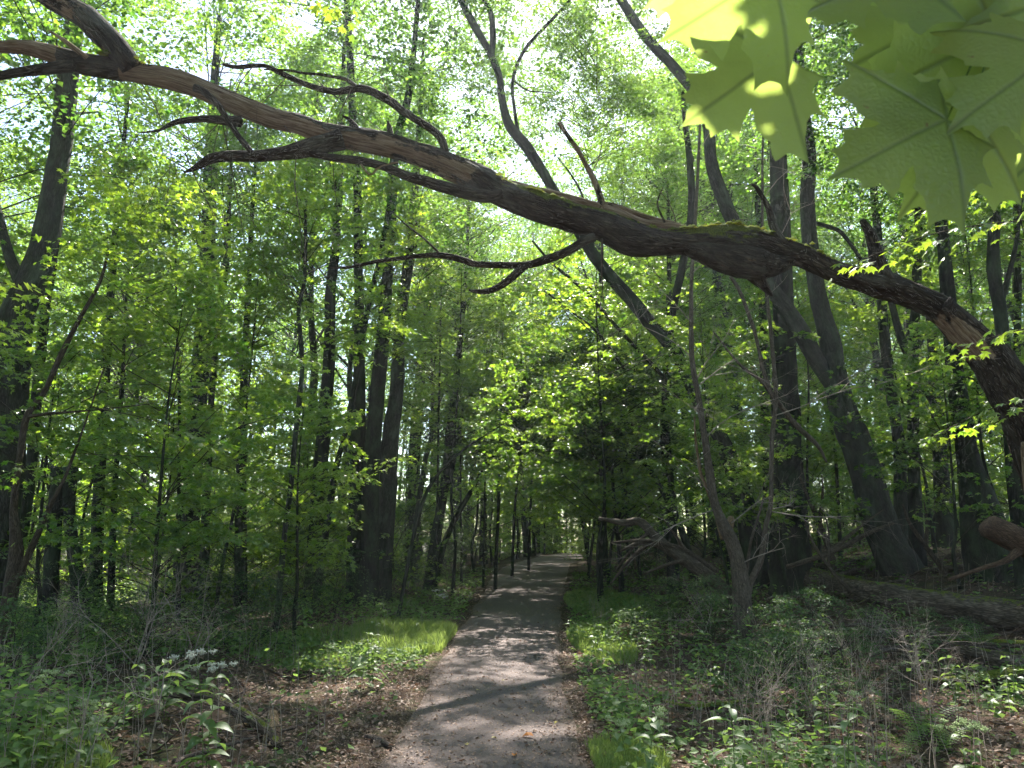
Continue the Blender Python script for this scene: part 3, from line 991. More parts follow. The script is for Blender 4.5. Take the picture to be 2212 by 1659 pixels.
# --- dead forked sapling, right of the path
DS = 12.5
W, R = world_pts([(1604, 1330, 44), (1601, 1278, 38), (1595, 1223, 31), (1581, 1171, 27), (1566, 1140, 26), (1549, 1101, 19), (1540, 1068, 18), (1522, 947, 14), (1509, 860, 12), (1495, 774, 11), (1493, 670, 9), (1495, 583, 8), (1505, 416, 7), (1512, 277, 5), (1518, 180, 3)], DS)
W[0][2] = hz(W[0][0], W[0][1]) - .1
base = W[0].copy()
ds = empty('dead_sapling', 'dead many-stemmed sapling with a splintered stub and bare pale twigs right of the path', 'dead tree', tuple(base))
V, F, tc = tube(W, R, 14, 90, .09, .07, seed=31)
link('trunk', MB().add(V, F, tc=tc).mesh('trunk', M_deadstem, base), ds)
for k, (pp, mt) in enumerate([
    ([(1612, 1300, 20), (1620, 1260, 16), (1645, 1205, 13), (1654, 1136, 11), (1665, 1084, 10), (1668, 947, 10), (1676, 860, 9), (1667, 739, 9), (1658, 652, 8), (1649, 566, 7), (1647, 485, 6), (1647, 347, 5), (1650, 260, 3)], M_deadstem),
    ([(1676, 875, 9), (1651, 808, 9), (1638, 750, 8), (1626, 704, 8), (1599, 632, 8), (1578, 597, 8)], M_deadstem),
    ([(1540, 715, 3), (1561, 742, 4), (1599, 788, 6), (1647, 826, 8), (1682, 871, 11), (1720, 919, 12), (1765, 961, 9), (1786, 999, 4)], M_deadstem),
    ([(1560, 1165, 8), (1543, 1103, 7), (1525, 1050, 7), (1512, 1016, 7), (1502, 940, 5), (1500, 900, 3)], M_wood),
    ([(1572, 1150, 20), (1578, 1124, 17), (1583, 1118, 12)], M_wood),
    ([(1606, 1280, 10), (1612, 1240, 8), (1622, 1170, 6), (1640, 1110, 5), (1650, 1070, 3)], M_deadstem)]):
    w_, r_ = world_pts(pp, DS + .05 * k)
    V, F, tc = tube(w_, r_, 8, None, .08, .06, seed=k)
    link('branch', MB().add(V, F, tc=tc).mesh('branch', mt, base), ds)


def twig_rec(r, mb, p, d, L, rad, depth, spread=.5, up=.0, nb=3, side=4):
    n = 4
    pts = [p]
    dd = d.copy()
    for _ in range(n - 1):
        dd = dd + r.normal(0, .16, 3) + np.array([0, 0, up])
        dd /= np.linalg.norm(dd)
        pts.append(pts[-1] + dd * L / (n - 1))
    V, F, tc = tube(pts, np.linspace(rad, rad * .45, n), side, 5, 0, 0, cap=False)
    mb.add(V, F, tc=tc)
    if depth > 0:
        for q in range(nb):
            k = r.integers(1, n)
            e = dd + r.normal(0, spread, 3)
            e /= np.linalg.norm(e)
            twig_rec(r, mb, pts[k], e, L * r.uniform(.45, .8), rad * .55, depth - 1, spread, up, nb, 3)


r = np.random.default_rng(5)
mb = MB()
for (vx, vy, ex, ey, L) in [(1505, 820, 1620, 690, .9), (1500, 780, 1420, 700, .9), (1522, 950, 1600, 870, .9), (1668, 900, 1830, 840, 1.3), (1667, 1100, 1720, 1050, .5), (1667, 1105, 1790, 1110, 1.0),
                            (1540, 1070, 1470, 1000, .8), (1545, 1100, 1440, 1110, .9), (1510, 870, 1440, 900, .7), (1495, 700, 1440, 640, .8), (1650, 560, 1700, 470, .7), (1495, 590, 1570, 520, .7), (1580, 1130, 1640, 1070, .6),
                            (1650, 600, 1590, 560, .5), (1500, 840, 1560, 760, .8), (1596, 1220, 1640, 1180, .6), (1647, 440, 1700, 350, .8), (1510, 330, 1560, 250, .7)]:
    a, b = P(vx, vy, DS), P(ex, ey, DS + r.normal(0, .4))
    d = (b - a) / np.linalg.norm(b - a)
    twig_rec(r, mb, a, d, L * 1.3, .010, 3, .5, 0, 3)
link('twigs', mb.mesh('twigs', M_twig, base), ds, kind='stuff')

# ------------------------------------------------------------------ the arching limb
ML = [(2345, 1420, 150), (2306, 1250, 125), (2286, 1120, 115), (2262, 1000, 108), (2226, 910, 102), (2180, 840, 92), (2138, 772, 80), (2090, 722, 70), (2032, 668, 58), (1980, 641, 54), (1911, 616, 58), (1841, 600, 47), (1789, 582, 45), (1737, 556, 47),
      (1685, 541, 53), (1640, 528, 62), (1600, 522, 66), (1564, 518, 66), (1500, 520, 56), (1436, 522, 53), (1367, 515, 70), (1297, 488, 62), (1228, 468, 60), (1159, 445, 62), (1089, 418, 55), (1037, 389, 58), (951, 350, 54), (881, 326, 46),
      (812, 308, 50), (743, 296, 44), (693, 284, 38), (640, 268, 42), (589, 256, 46), (520, 230, 46), (451, 200, 42), (381, 173, 44), (312, 161, 42), (243, 149, 46), (173, 137, 42), (69, 106, 30), (0, 102, 24), (-60, 98, 22)]
nML = len(ML)
MD = np.interp(np.arange(nML), [0, 4, 16, 29, nML - 1], [7.6, 7.2, 7.0, 6.9, 6.6])
W, R = world_pts(ML, MD)
W[0][2] = hz(W[0][0], W[0][1]) - .3
base = W[0].copy() + [0, 0, .3]
limb = empty('arching_dead_tree', 'huge dead tree bowed over the path, mossy on top, bark stripped', 'fallen tree', tuple(base))
NR = 420
V, F, tc = tube(W, R, 40, NR, .10, .075, ridge=12, seed=3, fl=1.8)
u = np.repeat(np.linspace(0, nML - 1, NR), 40)
th = np.tile(np.linspace(0, 2 * math.pi, 40, endpoint=False), NR)
# bare wood: patch under the bend at right, then from the middle leftwards on the underside
Wc = catmull(W, NR)
dn = (V[:NR * 40] - np.repeat(Wc, 40, 0))
dn /= np.linalg.norm(dn, axis=1)[:, None]
under = -dn[:, 2]
face = -dn[:, 1]
peel = 0.60 * sstep(u, 24.3, 25.4) * (0.55 + .55 * under + .25 * face) + 0.35 * sstep(u, 29.5, 32.5)
peel = peel + 0.8 * np.exp(-((u - 7.0) / 1.2) ** 2) * sstep(under + .35 * face, 0, .8) + .3 * np.exp(-((u - 2.6) / .8) ** 2) * (dn[:, 0] < .2)
peel = np.where((u > 36.6) & (u < 38.4), peel * .3, peel)
mossy = 0.74 + .55 * np.exp(-((u - 16.5) / 2.2) ** 2) + .35 * np.exp(-((u - 22.6) / 2.2) ** 2) + .45 * np.exp(-((u - 36.4) / .6) ** 2) + .2 * np.exp(-((u - 12.5) / 1.5) ** 2) - .25 * sstep(u, 24.6, 28)
ext = np.zeros(len(V) - NR * 40)
peel = np.concatenate([peel, ext])
mossy = np.concatenate([mossy, ext + .5])
# ragged raised bark where it has come away
pe2 = (peel + .8 * vn(tc * [5, 5, 2.2] + 3)) > .5
cen = np.vstack([np.repeat(Wc, 40, 0), V[NR * 40:]])
V = np.where(pe2[:, None], cen + (V - cen) * .93, V)
link('trunk', MB().add(V, F, tc=tc, peel=peel, mossy=mossy).mesh('trunk', M_limb, base), limb)
BR = [([(285, 150, 44), (255, 108, 48), (220, 72, 50), (180, 35, 50), (120, 0, 50), (60, -40, 46)], 6.65, .35, .4),
      ([(160, 142, 26), (90, 150, 22), (40, 156, 19), (0, 164, 17), (-40, 172, 14)], 6.6, .2, .3),
      ([(190, 128, 14), (160, 104, 11), (135, 85, 8), (105, 66, 3)], 6.6, 1, .2),
      ([(962, 330, 18), (955, 305, 17), (943, 288, 16), (915, 268, 15), (873, 242, 16), (848, 222, 17), (823, 208, 17), (795, 195, 16), (770, 191, 15), (730, 198, 14), (700, 194, 13), (676, 187, 13), (645, 176, 12), (624, 166, 12), (600, 155, 11), (575, 143, 9), (548, 142, 9), (510, 145, 8), (482, 139, 7)], 6.9, 0, .1),
      ([(770, 190, 11), (749, 172, 8), (720, 166, 7), (693, 161, 7), (655, 158, 6), (624, 152, 5), (570, 150, 3)], 6.88, 0, .1),
      ([(740, 300, 46), (690, 312, 42), (650, 324, 40), (610, 332, 30), (555, 337, 24), (503, 336, 22), (461, 341, 20), (433, 356, 15), (415, 366, 9), (397, 373, 3)], 6.85, .3, .3),
      ([(655, 330, 12), (690, 336, 13), (730, 342, 15), (777, 347, 16), (829, 360, 18), (881, 381, 20), (920, 392, 22), (951, 402, 24), (1003, 416, 25), (1050, 424, 26), (1085, 420, 20)], 6.8, .05, .2),
      ([(420, 190, 16), (440, 198, 15), (468, 222, 13), (480, 240, 13), (492, 256, 12), (513, 291, 11), (530, 312, 12), (543, 328, 9)], 6.6, .1, .2),
      ([(520, 262, 24), (485, 260, 19), (455, 257, 16), (433, 257, 14), (405, 260, 13), (381, 264, 12), (362, 272, 9), (345, 281, 6), (320, 285, 4), (300, 287, 2)], 6.75, .2, .1),
      ([(1284, 512, 20), (1262, 520, 20), (1228, 541, 19), (1176, 562, 18), (1138, 572, 16), (1100, 573, 14), (1030, 571, 13), (1005, 563, 13), (985, 557, 13), (951, 551, 12), (915, 552, 10), (881, 556, 9), (812, 565, 8), (756, 577, 6), (706, 578, 3)], 6.6, .15, .1),
      ([(1140, 573, 12), (1121, 585, 16), (1105, 600, 17), (1089, 612, 16), (1072, 622, 14), (1055, 629, 12), (1035, 630, 10), (1013, 627, 4)], 6.58, .2, .1),
      ([(951, 550, 6), (940, 538, 5), (915, 515, 5), (885, 492, 4), (850, 461, 2)], 6.6, .1, .1),
      ([(1300, 462, 20), (1298, 432, 15), (1286, 395, 13), (1276, 374, 12), (1262, 348, 10), (1248, 323, 10), (1225, 292, 9), (1208, 265, 10)], 6.95, .6, .1),
      ([(1085, 395, 8), (1103, 395, 11), (1158, 410, 14), (1221, 426, 16), (1279, 443, 17), (1332, 457, 17), (1384, 480, 16), (1436, 487, 15), (1480, 492, 12)], 6.95, .9, .3),
      ([(1290, 436, 7), (1330, 445, 11), (1375, 462, 12), (1420, 476, 12), (1470, 486, 10)], 7.1, .6, .3),
      ([(1692, 530, 22), (1680, 510, 20), (1668, 482, 16), (1660, 450, 13), (1647, 426, 11), (1634, 405, 9), (1624, 398, 5)], 6.95, .2, .2),
      ([(1912, 610, 40), (1896, 570, 32), (1888, 530, 27), (1878, 500, 22), (1862, 475, 12)], 7.05, .1, .2),
      ([(1480, 535, 30), (1530, 548, 52), (1580, 560, 66), (1625, 572, 70), (1665, 576, 50), (1700, 568, 28)], 6.95, .25, .0),
      ([(1620, 585, 36), (1645, 612, 22), (1660, 630, 12), (1668, 640, 4)], 7.05, .0, .0),
      ([(2045, 668, 20), (2050, 655, 18), (2055, 645, 12)], 6.95, .3, .0),
      ([(1436, 480, 5), (1420, 440, 4), (1432, 405, 2)], 6.9, .2, 0),
      ([(1300, 515, 5), (1301, 560, 5), (1298, 600, 3)], 6.8, .4, 0),
      ([(780, 356, 5), (800, 378, 5), (820, 360, 4), (860, 350, 3)], 6.7, .8, 0),
      ([(775, 285, 12), (760, 262, 9), (740, 250, 4)], 6.85, .3, .2),
      ([(845, 300, 14), (842, 280, 12), (838, 262, 4)], 6.85, .1, .3),
      ([(2262, 1130, 60), (2236, 1060, 40), (2218, 985, 22), (2210, 955, 8)], 6.9, .75, .2)]
for k, (pp, D, pl_, ms) in enumerate(BR):
    w_, r_ = world_pts(pp, D)
    V, F, tc = tube(w_, r_, 12 if r_.max() > .03 else 7, None, .09, .09, seed=60 + k)
    link('branch', MB().add(V, F, tc=tc, peel=pl_, mossy=.4 + ms).mesh('branch', M_limb, base), limb)
r = np.random.default_rng(11)
mb = MB()
for (vx, vy, ex, ey, L) in [(500, 170, 470, 220, .9), (545, 145, 520, 260, 1.2), (620, 165, 560, 230, 1.0), (660, 185, 570, 190, .7), (480, 260, 390, 330, .9), (480, 262, 470, 420, 1.4), (400, 330, 405, 440, 1.0), (610, 265, 650, 330, .5),
                            (740, 195, 700, 260, .8), (760, 190, 740, 330, 1.4), (640, 330, 620, 520, 1.4), (1300, 520, 1290, 640, .8), (1290, 515, 1200, 590, .7), (1240, 500, 1180, 520, .3), (1080, 395, 1110, 370, .5), (1460, 480, 1440, 400, .4),
                            (350, 280, 250, 330, .8), (120, 170, 60, 220, 1), (300, 170, 420, 330, 1.3), (30, 105, 150, 250, 1.2), (845, 222, 780, 110, .9), (1280, 370, 1310, 290, .5)]:
    a, b = P(vx, vy, 6.8), P(ex, ey, 6.8 + r.normal(0, .3))
    d = (b - a) / np.linalg.norm(b - a)
    twig_rec(r, mb, a, d, L * .9, .006, 2, .4, -.03, 2, 4)
link('twigs', mb.mesh('twigs', M_dead, base), limb, kind='stuff')
# moss cushions along its back
mc = MB()
for k in range(420):
    uu = np.clip(r.choice([16.5, 15.2, 18.5, 22.5, 36.4, 12.8]) + r.normal(0, 1.0), 1, nML - 2)
    idx = int(uu / (nML - 1) * (NR - 1))
    c = Wc[idx] + np.array([0, 0, 1]) * catmull(np.c_[R, R, R], NR)[idx, 0] * .97 + np.array([0, r.normal(-.03, .05), -.01])
    m_ = 6
    a_ = r.random(m_) * 6.28
    rr_ = r.uniform(.01, .035)
    Vq = np.vstack([c + [0, 0, rr_ * .8], c[None] + np.stack([np.cos(np.linspace(0, 6.28, m_, endpoint=False)) * rr_ * 1.6, np.sin(np.linspace(0, 6.28, m_, endpoint=False)) * rr_, -.012 * np.ones(m_)], 1)])
    Fq = np.array([(0, 1 + q, 1 + (q + 1) % m_) for q in range(m_)])
    mc.add(Vq, Fq, v=r.random())
M_moss = leaf_mat('moss', (0.07, 0.10, 0.015), (0.22, 0.24, 0.03), (0.2, 0.25, 0.02), (0.4, 0.4, 0.05), .25, .02, .7)
link('moss', mc.mesh('moss', M_moss, base), limb, kind='stuff')

# ------------------------------------------------------------------ understorey saplings and canopy trees
GAPS = [(1175, 110, 85, 160), (60, 400, 80, 70), (1800, 250, 90, 90), (200, 0, 160, 50), (1250, 380, 45, 45), (830, 560, 50, 40), (540, 130, 60, 50), (660, 590, 60, 60)]


def in_gap(vx, vy, mul=1.0):
    return any(((vx - a) / (c * mul)) ** 2 + ((vy - b) / (d * mul)) ** 2 < 1 for a, b, c, d in GAPS)


r = np.random.default_rng(21)
spots = []


MARKS = [(-200, 'the left edge tree'), (120, 'the broken snags'), (300, 'the slim pole at left'), (415, 'the thick dark tree'), (520, 'the short dark trunk'), (625, 'the crooked sapling'), (700, 'the straight dark trunk'), (785, 'the trunk pair'),
         (850, 'the furrowed tree'), (965, 'the twin trunk'), (1090, 'the poles by the bend'), (1225, 'the path end'), (1330, 'the brush pile'), (1440, 'the bent upright trunk'), (1590, 'the dead forked sapling'), (1705, 'the massive black tree'),
         (1900, 'the forked leaning tree'), (1977, 'the side-limbed tree'), (2120, 'the widening split tree'), (2400, 'the bowed tree base')]


def where(x, y):
    vx, vy, d = V_of((x, y, hz(x, y) + 2))
    mx, mn = min(MARKS, key=lambda q: abs(q[0] - vx))
    dep = 'close by' if y < 18 else ('just behind' if y < 25 else ('behind' if y < 34 else ('well behind' if y < 48 else ('far behind' if y < 63 else 'deepest behind'))))
    return dep + ' ' + mn + (', left of it' if vx < mx else ', right of it')


SN = ['low bushy', 'broad layered', 'narrow upright', 'wide spreading', 'tall slender']
TN = ['straight dark', 'tall grey', 'thin dark', 'stout grey']
fixed = [(-4.4, 9.6, 1, .8), (-6.6, 11.0, 3, .85), (-3.4, 12.6, 0, .85), (-8.6, 12.5, 4, .9), (-5.3, 14.2, 4, .95), (-7.4, 16.5, 3, 1.0), (-10.5, 15, 2, 1.0),
         (5.4, 15.5, 1, .9), (7.6, 13.4, 3, .9), (9.4, 15.2, 4, 1), (4.6, 18.6, 3, 1.0), (7.0, 18, 2, 1), (3.9, 14.2, 4, .72), (8.2, 10.2, 2, .8), (10.8, 12, 3, 1)]
for (x, y, k, s) in fixed:
    place(sap_protos, k, x, y, r.random() * 6.28, s, SN[k] + ' young maple ' + where(x, y), 'young maples of the understorey')
    spots.append((x, y))
n_s = 0
tries = 0
while n_s < 205 and tries < 9000:
    tries += 1
    y = 15 + 62 * r.random() ** 0.75
    x = r.uniform(-.78, .78) * y + r.normal(0, 1)
    pl, pr = float(pathL(y)), float(pathR(y))
    if pl - 1.3 < x < pr + 1.3:
        continue
    if any((x - a) ** 2 + (y - b) ** 2 < 2.6 for a, b in spots):
        continue
    if y < 20 and 640 < 1106 + FPX * x / y < 930:
        continue
    k = int(r.integers(0, 5))
    s = r.uniform(.8, 1.35)
    spots.append((x, y))
    place(sap_protos, k, x, y, r.random() * 6.28, s, SN[k] + ' young maple ' + where(x, y), 'young maples of the understorey', (r.normal(0, .05), r.normal(0, .05)))
    n_s += 1
cs = [(b[0], b[1]) for b in TREE_BASES]
n_c = 0
tries = 0
while n_c < 96 and tries < 9000:
    tries += 1
    y = 21 + 66 * r.random() ** 0.8
    x = r.uniform(-.85, .85) * y + r.normal(0, 2)
    pl, pr = float(pathL(y)), float(pathR(y))
    if pl - 1.2 < x < pr + 1.2:
        continue
    if any((x - a) ** 2 + (y - b) ** 2 < 9 for a, b in cs):
        continue
    if y > 33 and r.random() < .42:
        continue
    k = int(r.integers(0, 4))
    s = r.uniform(.8, 1.25) * (1 + .32 * float(sstep(y, 26, 42)))
    vx, vy, d = V_of((x, y, hz(x, y) + [12.5, 14, 11.5, 16][k] * s))
    if in_gap(vx, vy, 1.0 + 40 / d * .5) and y < 60:
        continue
    cs.append((x, y))
    place(can_protos, k, x, y, r.random() * 6.28, s, TN[k] + ' high-crowned tree ' + where(x, y), 'tall trees of the forest', (r.normal(0, .03), r.normal(0, .03)))
    n_c += 1
for (x, y, k, s) in [(-3.2, 45, 1, 1.3), (6.3, 43, 3, 1.25), (3.0, 72, 3, .9), (1.0, 52, 0, 1.5), (8.5, 52, 3, 1.3), (10.5, 41, 0, 1.35), (4.0, 84, 3, 1.1), (0, 82, 0, 1.1),
                     (10.5, 74, 3, 1), (13, 84, 1, 1.1), (-4.5, 76, 1, 1.1), (3.2, 95, 3, 1.2), (8.5, 98, 1, 1.2), (-1, 98, 2, 1.3)]:
    if pathL(y) - .6 < x < pathR(y) + .6 and y < 120:
        x = float(pathR(y)) + .9
    place(can_protos, k, x, y, r.random() * 6.28, s, TN[k] + ' tree ' + where(x, y), 'tall trees of the forest')
for (sd, off, y, k, s) in [(1, 1.3, 29, 1, .85), (1, 1.5, 37, 0, .8), (-1, 1.4, 41, 1, .95), (-1, 2.5, 27, 2, .85)]:
    x = float(pathR(y)) + off if sd > 0 else float(pathL(y)) - off
    place(can_protos, k, x, y, r.random() * 6.28, s, TN[k] + ' path-side tree ' + where(x, y), 'tall trees of the forest')
for j, (sd, off, y, k, s) in enumerate([(1, .9, 19.5, 4, 1.15), (1, 1.6, 22.5, 3, 1.9), (-1, .8, 22, 4, 1.2), (-1, .5, 68, 3, 1.8), (-1, 2.2, 66, 1, 1.7), (1, 1.0, 21, 0, 1.35), (1, 1.3, 24.5, 4, 1.3), (-1, .9, 27, 4, 1.15), (1, .7, 29, 4, 1.4), (-1, .8, 33, 3, 1.7), (1, .9, 35, 1, 1.8), (-1, .8, 40, 4, 1.4), (1, .7, 43, 3, 1.9), (-1, .7, 47, 1, 1.9),
                                        (1, .9, 51, 4, 1.6), (-1, .7, 54, 3, 1.8), (1, 2.4, 26, 1, 1.6), (1, 2.6, 31, 3, 1.7), (-1, .8, 60, 4, 1.7), (1, .6, 62, 1, 2.0), (1, .9, 39, 4, 1.5)]):
    x = float(pathR(y)) + off if sd > 0 else float(pathL(y)) - off
    place(sap_protos, k, x, y, r.random() * 6.28, s, SN[k] + ' path-side young maple ' + where(x, y), 'young maples of the understorey', (0, -sd * .12))
# trees out of frame that shade the foreground
for (x, y, k, s) in [(-9, 3, 1, 1), (-14, 9, 3, 1), (12, 6, 0, 1), (15, 12, 2, 1.1), (-6, -6, 3, 1), (7, -5, 1, 1), (-19, 16, 0, 1), (19, 19, 3, 1), (0.5, -14, 2, 1.1)]:
    place(can_protos, k, x, y, r.random() * 6.28, s, TN[k] + ' tree with a high leafy crown standing beside the viewer', 'trees beside the viewer')

# the forest closes behind the viewer too
bh = []
tries = 0
while len(bh) < 44 and tries < 3000:
    tries += 1
    y = r.uniform(-26, 4)
    x = r.uniform(-24, 24)
    if -2.6 < x < 2.6 or (y > -3 and abs(x) < 7) or abs(x) < .9 * y + 5 and y > -1 or any((x - a) ** 2 + (y - b) ** 2 < 7 for a, b in bh):
        continue
    bh.append((x, y))
    if len(bh) % 2:
        k = int(r.integers(0, 4))
        place(can_protos, k, x, y, r.random() * 6.28, r.uniform(.9, 1.2), TN[k] + ' tree with a high leafy crown standing behind the viewer', 'trees beside the viewer')
    else:
        k = int(r.integers(0, 5))
        place(sap_protos, k, x, y, r.random() * 6.28, r.uniform(1, 1.5), SN[k] + ' young maple standing behind the viewer', 'young trees behind the viewer')
# maples over the path in the middle distance; shade put into darker leaf colour
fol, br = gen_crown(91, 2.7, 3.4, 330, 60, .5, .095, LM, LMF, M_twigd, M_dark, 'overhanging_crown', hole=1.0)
for (bx, y, tx, zc, s_, lab) in [(5.0, 21.5, 2.5, 3.3, 1.0, 'maple with shade-toned leaves leaning from the right over the path like an arch'), (-2.4, 24.0, .2, 3.9, .9, 'maple with shade-toned leaves leaning from the left to meet the right one over the path')]:
    b0 = np.array([bx, y, hz(bx, y)])
    root = empty('overhanging_maple', lab, 'tree', tuple(b0), 'shade-toned maples arching over the path')
    V, F, tc = tube([(0, 0, -.2), ((tx - bx) * .15, 0, 1.5), ((tx - bx) * .5, 0, 3.2), ((tx - bx), 0, zc + 1.4), ((tx - bx) * 1.25, 0, zc + 2.4)], [.11, .09, .07, .045, .012], 9, 30, .05, .05, seed=4)
    link('trunk', MB().add(V, F, tc=tc).mesh('trunk', M_barkd), root)
    for nm, me in (('crown', fol), ('branches', br)):
        o = link(nm, me, root, loc=(tx - bx, 0, zc))
        o.scale = (s_, s_, s_)
        o.rotation_euler = (0, 0, bx)

# far woods beyond the individual trees: countless leaves and stems
r = np.random.default_rng(33)
m_ = 3000
a = np.where(r.random(m_) < .25, r.normal(.06, .12, m_), r.uniform(-.95, .95, m_))
d_ = r.uniform(80, 125, m_)
C = np.stack([np.sin(a) * d_, np.cos(a) * d_, np.zeros(m_)], 1)
C[:, 2] = hh(C[:, 0], C[:, 1]) + r.uniform(.5, 30, m_) * r.uniform(.5, 1, m_)
Lc, D, Nn, sz = spray_leaves(r, C, r.uniform(1.2, 2.6, m_), 60, .34)
V, F, v = scatter(Lc, D, Nn, sz, LQ, LQF, None, r)
link('distant_woods', new_mesh('distant_woods', V, F, M_canopy, False, {'v': v}), label='hazy distant foliage closing the forest beyond the last trees', cat='woods', kind='stuff')
mb = MB()
for k in range(170):
    a = r.uniform(-.9, .9)
    d = r.uniform(70, 120)
    x, y = math.sin(a) * d, math.cos(a) * d
    if pathL(y) - 1 < x < pathR(y) + 1:
        continue
    V, F, tc = tube([(x, y, hz(x, y) - .3), (x + r.normal(0, .3), y, 8), (x + r.normal(0, .6), y, 20)], [.2, .15, .08], 6, 6, 0, 0, cap=False)
    mb.add(V, F, tc=tc)
link('distant_trunks', mb.mesh('distant_trunks', M_barkd), label='countless far dark stems at the back of the forest', cat='woods', kind='stuff')

# ------------------------------------------------------------------ shrubs and low growth
def bush_proto(name, k, rad, H, ncl, nleaf, clr, size, T, TF, lm, bm, cat, dens=.4):
    fol, br = gen_crown(300 + k, rad, H, ncl, nleaf, clr, size, T, TF, bm, lm, name, dens=dens)
    root = empty(name, name, cat, OFF)
    c = link('foliage', fol, root, loc=(0, 0, .08))
    b = link('stems', br, root, loc=(0, 0, .08))
    KIDS[root.name] = [c, b]
    return root


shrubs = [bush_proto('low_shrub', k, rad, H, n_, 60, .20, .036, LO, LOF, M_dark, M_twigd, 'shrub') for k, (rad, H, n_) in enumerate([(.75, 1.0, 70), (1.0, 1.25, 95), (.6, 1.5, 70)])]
seedl = [bush_proto('maple_bush', 5 + k, rad, H, n_, 40, .38, .085, LM, LMF, M_leaf, M_twigd, 'bush') for k, (rad, H, n_) in enumerate([(1.3, 2.4, 70), (1.0, 3.0, 70), (1.7, 2.0, 80)])]
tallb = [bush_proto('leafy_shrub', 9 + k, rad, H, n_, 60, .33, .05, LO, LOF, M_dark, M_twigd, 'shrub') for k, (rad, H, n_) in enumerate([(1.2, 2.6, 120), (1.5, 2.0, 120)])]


def at(vx, vy):
    p = G(vx, vy)
    return float(p[0]), float(p[1])


r = np.random.default_rng(8)
for (vx, vy, pr_, k, s, lab) in [
    (1640, 1490, shrubs, 1, .85, 'dark small-leaved shrub in the right foreground, below the bare stump of the dead sapling'),
    (1760, 1450, shrubs, 0, 1.0, 'dark shrub beside the end of the grey log, left of the pinkish dead twigs'),
    (1540, 1400, shrubs, 2, .7, 'narrow shrub at the foot of the dead forked sapling, on the path side'),
    (1700, 1545, shrubs, 0, .8, 'low dark shrub right behind the tall bright-leaved herb at right'),
    (2010, 1450, shrubs, 2, .5, 'shrub with pale glinting leaves in front of the long log'),
    (2090, 1410, shrubs, 0, .45, 'shrub growing against the middle of the long log'),
    (1830, 1520, shrubs, 1, .6, 'low shrub among dead twigs in the right foreground'),
    (1880, 1400, shrubs, 0, .55, 'small shrub below the splintered end of the long log'),
    (1450, 1345, shrubs, 0, .8, 'small shrub with lit tips between the path and the leaning dead log'),
    (1360, 1385, shrubs, 0, .5, 'bright low shrub at the right verge by the yellow stump'),
    (640, 1370, shrubs, 1, .9, 'dark shrub on the left verge left of the lit grass'),
    (540, 1400, shrubs, 0, 1.0, 'dark shrub left of centre with brown dead stalks in it'),
    (460, 1390, shrubs, 2, .8, 'upright shrub below the thick dark tree'),
    (720, 1330, shrubs, 1, 1.1, 'dense dark shrub below the trunk pair'),
    (850, 1300, shrubs, 0, 1.0, 'shrub near the left path edge, behind the white-flowered herbs'),
    (930, 1275, shrubs, 0, .8, 'low dark shrub at the left path edge in the shade'),
    (300, 1430, shrubs, 0, .8, 'shrub at left grown through with bare brown twigs'),
    (110, 1420, shrubs, 1, .8, 'low shrub near the left edge by the brown log'),
    (20, 1480, shrubs, 0, .8, 'shrub cut by the left edge of the view'),
    (700, 1290, tallb, 0, 1.25, 'large dark leafy shrub filling the ground left of the trunk pair'),
    (790, 1265, tallb, 1, 1.2, 'large dark leafy shrub at the foot of the trunk pair'),
    (890, 1240, tallb, 0, 1.1, 'large leafy shrub between the furrowed tree and the path'),
    (600, 1290, tallb, 1, 1.0, 'large leafy shrub right of the thick dark tree'),
    (1000, 1222, tallb, 1, 1.0, 'leafy shrub beside the path where it bends away'),
    (1330, 1225, tallb, 1, .9, 'leafy shrub right of the path at the brush pile'),
    (1560, 1215, tallb, 1, .9, 'leafy shrub behind the dead forked sapling'),
    (150, 1340, tallb, 1, .8, 'leafy shrub in front of the two broken snags')]:
    x, y = at(vx, vy)
    place(pr_, k, x, y, r.random() * 6.28, s, lab, 'shrubs of the forest floor')
for (x, y, k, s) in [(2.0, 60, 0, 1.4), (3.2, 64, 2, 1.5), (4.4, 70, 1, 1.6), (5.6, 72, 0, 1.6), (7.2, 75, 2, 1.7), (2.8, 69, 1, 1.5), (9.5, 63, 0, 1.5), (8.6, 59, 2, 1.3), (1.4, 66, 1, 1.5), (6.5, 81, 1, 1.9), (9.5, 84, 0, 1.9), (3.8, 77, 2, 1.8), (7.4, 58, 0, 1.1), (11.5, 68, 1, 1.6)]:
    place(seedl, k, x, y, r.random() * 6.28, s, ['rounded', 'upright', 'wide'][k] + ' sunlit maple bush ' + where(x, y), 'maple bushes under the trees')
bs = []
n_b = tries = 0
while n_b < 225 and tries < 9000:
    tries += 1
    y = 17 + 62 * r.random() ** .8
    x = r.uniform(-.74, .74) * y
    pl, pr = float(pathL(y)), float(pathR(y))
    if pl - .9 < x < pr + .7:
        continue
    if x > pr and y < 26 and x < pr + 9:
        continue
    if any((x - a) ** 2 + (y - b) ** 2 < 1.6 for a, b in bs):
        continue
    bs.append((x, y))
    k = int(r.integers(0, 3))
    n_b += 1
    if r.random() < .3:
        place(tallb, k % 2, x, y, r.random() * 6.28, r.uniform(.8, 1.3), ['rounded', 'broad'][k % 2] + ' dark leafy shrub ' + where(x, y), 'leafy shrubs under the trees')
    else:
        place(seedl, k, x, y, r.random() * 6.28, r.uniform(.8, 1.5), ['rounded', 'upright', 'wide'][k] + ' maple bush ' + where(x, y), 'maple bushes under the trees')

# low cover, litter, grass: countless
r = np.random.default_rng(12)


def spread(n, x0, x1, y0, y1, pw=1.0):
    y = y0 + (y1 - y0) * r.random(n) ** pw
    x = x0 + (x1 - x0) * r.random(n)
    return x, y


